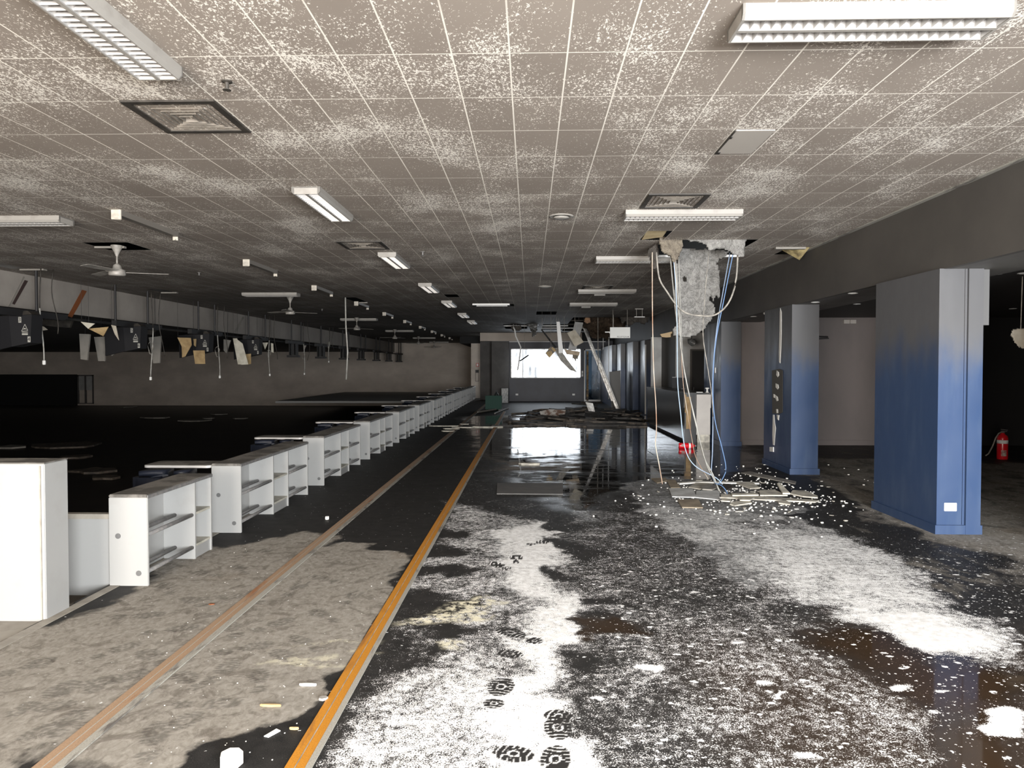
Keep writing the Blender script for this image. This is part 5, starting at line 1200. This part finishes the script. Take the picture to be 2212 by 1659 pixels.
# heap of charred remains
rnd = random.Random(21); protos = []
for k in range(8):
    rr = random.Random(100+k); n = 7
    if k < 4:
        L_, w_ = 1.0, rr.uniform(.06, .16); mb = MB()
        pts = [(-L_/2, -w_/2, 0), (L_/2, -w_/2*rr.uniform(.4, 1), 0), (L_/2*rr.uniform(.8, 1), w_/2, 0), (0, w_/2*1.2, 0), (-L_/2, w_/2*rr.uniform(.3, 1), 0)]
        mb.prism(pts, (0, 0, .05))
    else:
        mb = MB(); mb.prism([(.5*math.cos(a)*rr.uniform(.55, 1), .35*math.sin(a)*rr.uniform(.5, 1), 0) for a in [i*2*PI/n for i in range(n)]], (0, 0, .04))
    protos.append(mb.build('charred_fragment', [M['char'], M['charlight']][k % 2]))
cnt = 0
for i in range(150):
    a, rr_ = rnd.uniform(0, 2*PI), math.sqrt(rnd.random())
    x = 1.75+2.0*rr_*math.cos(a); y = 22.8+3.3*rr_*math.sin(a)
    if i > 118: x, y = rnd.uniform(-.9, 3.3), rnd.uniform(18.3, 20.5)
    if x > 3.1 and y < 19.8: continue
    if math.hypot(x-3.18, y-25.6) < .35 or (x > 2.9 and 26.2 < y < 27.1) or x > 3.35: continue
    hgt = max(0, (1-rr_))*.30*rnd.random() if i <= 118 else 0
    src = protos[cnt % 8]; o = src if cnt < 8 else src.copy()
    if cnt >= 8: C.objects.link(o)
    cnt += 1
    o.location = (x, y, hgt+.002); s = rnd.uniform(.35, 1.0); o.scale = (s*1.2, s, rnd.uniform(.5, 1.3))
    o.rotation_euler = (rnd.uniform(-.22, .22) if hgt > .02 else 0, rnd.uniform(-.15, .15) if hgt > .02 else 0, rnd.uniform(-.6, .6))
    tag(o, 'charred board fragment in the rubble heap before the far window wall', 'charred debris', 'charred fragments of the rubble heap')
o = MB().lathe([(1.9, 0), (1.7, .05), (1.1, .13), (.5, .2), (.0, .24)], 30, Matrix.Translation((1.75, 23.0, 0)) @ Matrix.Scale(1.5, 4, (0, 1, 0)))
for vv in o.bm.verts: vv.co.z = max(0, vv.co.z+noise.noise(vv.co*1.7)*.12 if vv.co.z > .01 else 0)
o = o.build('ash_heap', M['char']); tag(o, 'low bed of ash and char beneath the rubble heap', 'ash', kind='stuff')
o = MB().prism([(.35, 21.7, .06), (1.05, 21.6, .06), (1.1, 21.7, .27), (.6, 21.75, .29), (.3, 21.75, .22)], (0, .06, 0)).build('plasterboard_piece', simple('rust_streaked_sheet', (.34, .32, .29), .6, col2=(.10, .05, .03), sc_=6, lo=.42, hi=.55)); tag(o, 'rust-streaked pale sheet standing in the rubble heap', 'debris')
o = MB().prism([(1.85, 21.9, .10), (2.05, 21.9, .02), (1.95, 22.0, .46), (1.72, 22.0, .5)], (0, .05, 0)).build('metal_plate', M['alu']); tag(o, 'small pale metal plate upright in the rubble heap', 'metal plate')
for k, (a, b) in enumerate([(((1078, 888)), (1098, 884)), ((1069, 895), (1098, 883)), ((1032, 892), (1085, 884)), ((1105, 896), (1160, 893)), ((1255, 871), (1300, 872)), ((1140, 902), (1180, 904)), ((1200, 916), (1270, 912)), ((1235, 873), (1290, 876))]):
    p, q = Fz(*a), Fz(*b); p.z = q.z = .03; o = MB().tube([p, q], .028, 4).build('lath', M['boardgrey'] if k < 3 else M['charlight']); tag(o, 'thin lath lying by the rubble heap, %s from the left strips' % ordn[k], 'lath')
# green crate, cylinder, white cabinet by the recess
p = Fz(1066, 886); r = empty('plastic_crate', (p.x, p.y, 0), 'dark green translucent plastic crate beside the far recess', 'crate')
q = .30; MB().box(-q, q, 0, .02, 0, .52).box(-q, q, .5, .52, 0, .52).box(-q, -q+.02, .02, .5, 0, .52).box(q-.02, q, .02, .5, 0, .52).box(-q, q, 0, .52, 0, .02).build('body', M['greenplastic'], r); MB().box(-q-.01, q+.01, -.01, .0, .50, .53).build('rim', M['greenplastic'], r)
o = empty('gas_cylinder', (-1.28, 27.3, 0), 'dark upright cylinder behind the green crate', 'cylinder')
MB().lathe([(.0, 0), (.09, 0), (.09, .50), (.06, .58), (.03, .60), (.03, .64)], 16).build('body', M['canblack'], o, smooth=True); MB().box(-.03, .03, -.03, .03, .64, .70).build('valve', M['blackmetal'], o)
o = MB().box(-1.26, -.97, 31.6, 31.95, 0, .64).build('floor_cabinet', simple('stained_white_cabinet', (.55, .55, .53), .5, col2=(.3, .3, .29), sc_=12)); tag(o, 'small stained white cabinet at the left end of the window wall', 'cabinet')
MB().box(-1.0, -.985, 31.585, 31.6, .30, .36).build('handle', M['steel'], o)
for k, x in enumerate((-.60, 2.03)):
    o = MB().box(x-.06, x+.06, 33.0, 33.02, .28, .36).build('power_point', M['whitelabel']); tag(o, ['white power point low on the window wall at left', 'white power point low on the window wall at right'][k], 'power point')
o = MB().box(2.40, 2.47, 32.995, 33.02, 1.16, 1.42).build('light_switch', M['whitelabel']); tag(o, 'white switch plates between the far window and the door', 'switch'); MB().box(2.41, 2.46, 32.985, 32.995, 1.27, 1.30).build('rocker', M['darkvent'], o)
o = MB().box(-2.76, -2.62, 36.47, 36.5, 1.62, 1.80).build('wall_sign', simple('red_white_sign', (.5, .06, .05), .5)); tag(o, 'tiny red and white sign on the far pier', 'sign'); MB().box(-2.73, -2.65, 36.465, 36.47, 1.65, 1.77).build('white_field', M['frame'], o)
o = MB().box(-2.80, -2.62, 36.48, 36.5, .86, 1.46).build('wall_panel', M['conc_dark']); tag(o, 'narrow grey service panel on the far pier below the tiny sign', 'panel'); MB().box(-2.78, -2.64, 36.475, 36.48, .88, 1.3).build('door', M['conc'], o); MB().box(-2.76, -2.66, 36.475, 36.48, 1.36, 1.42).build('mark', M['blackmetal'], o)
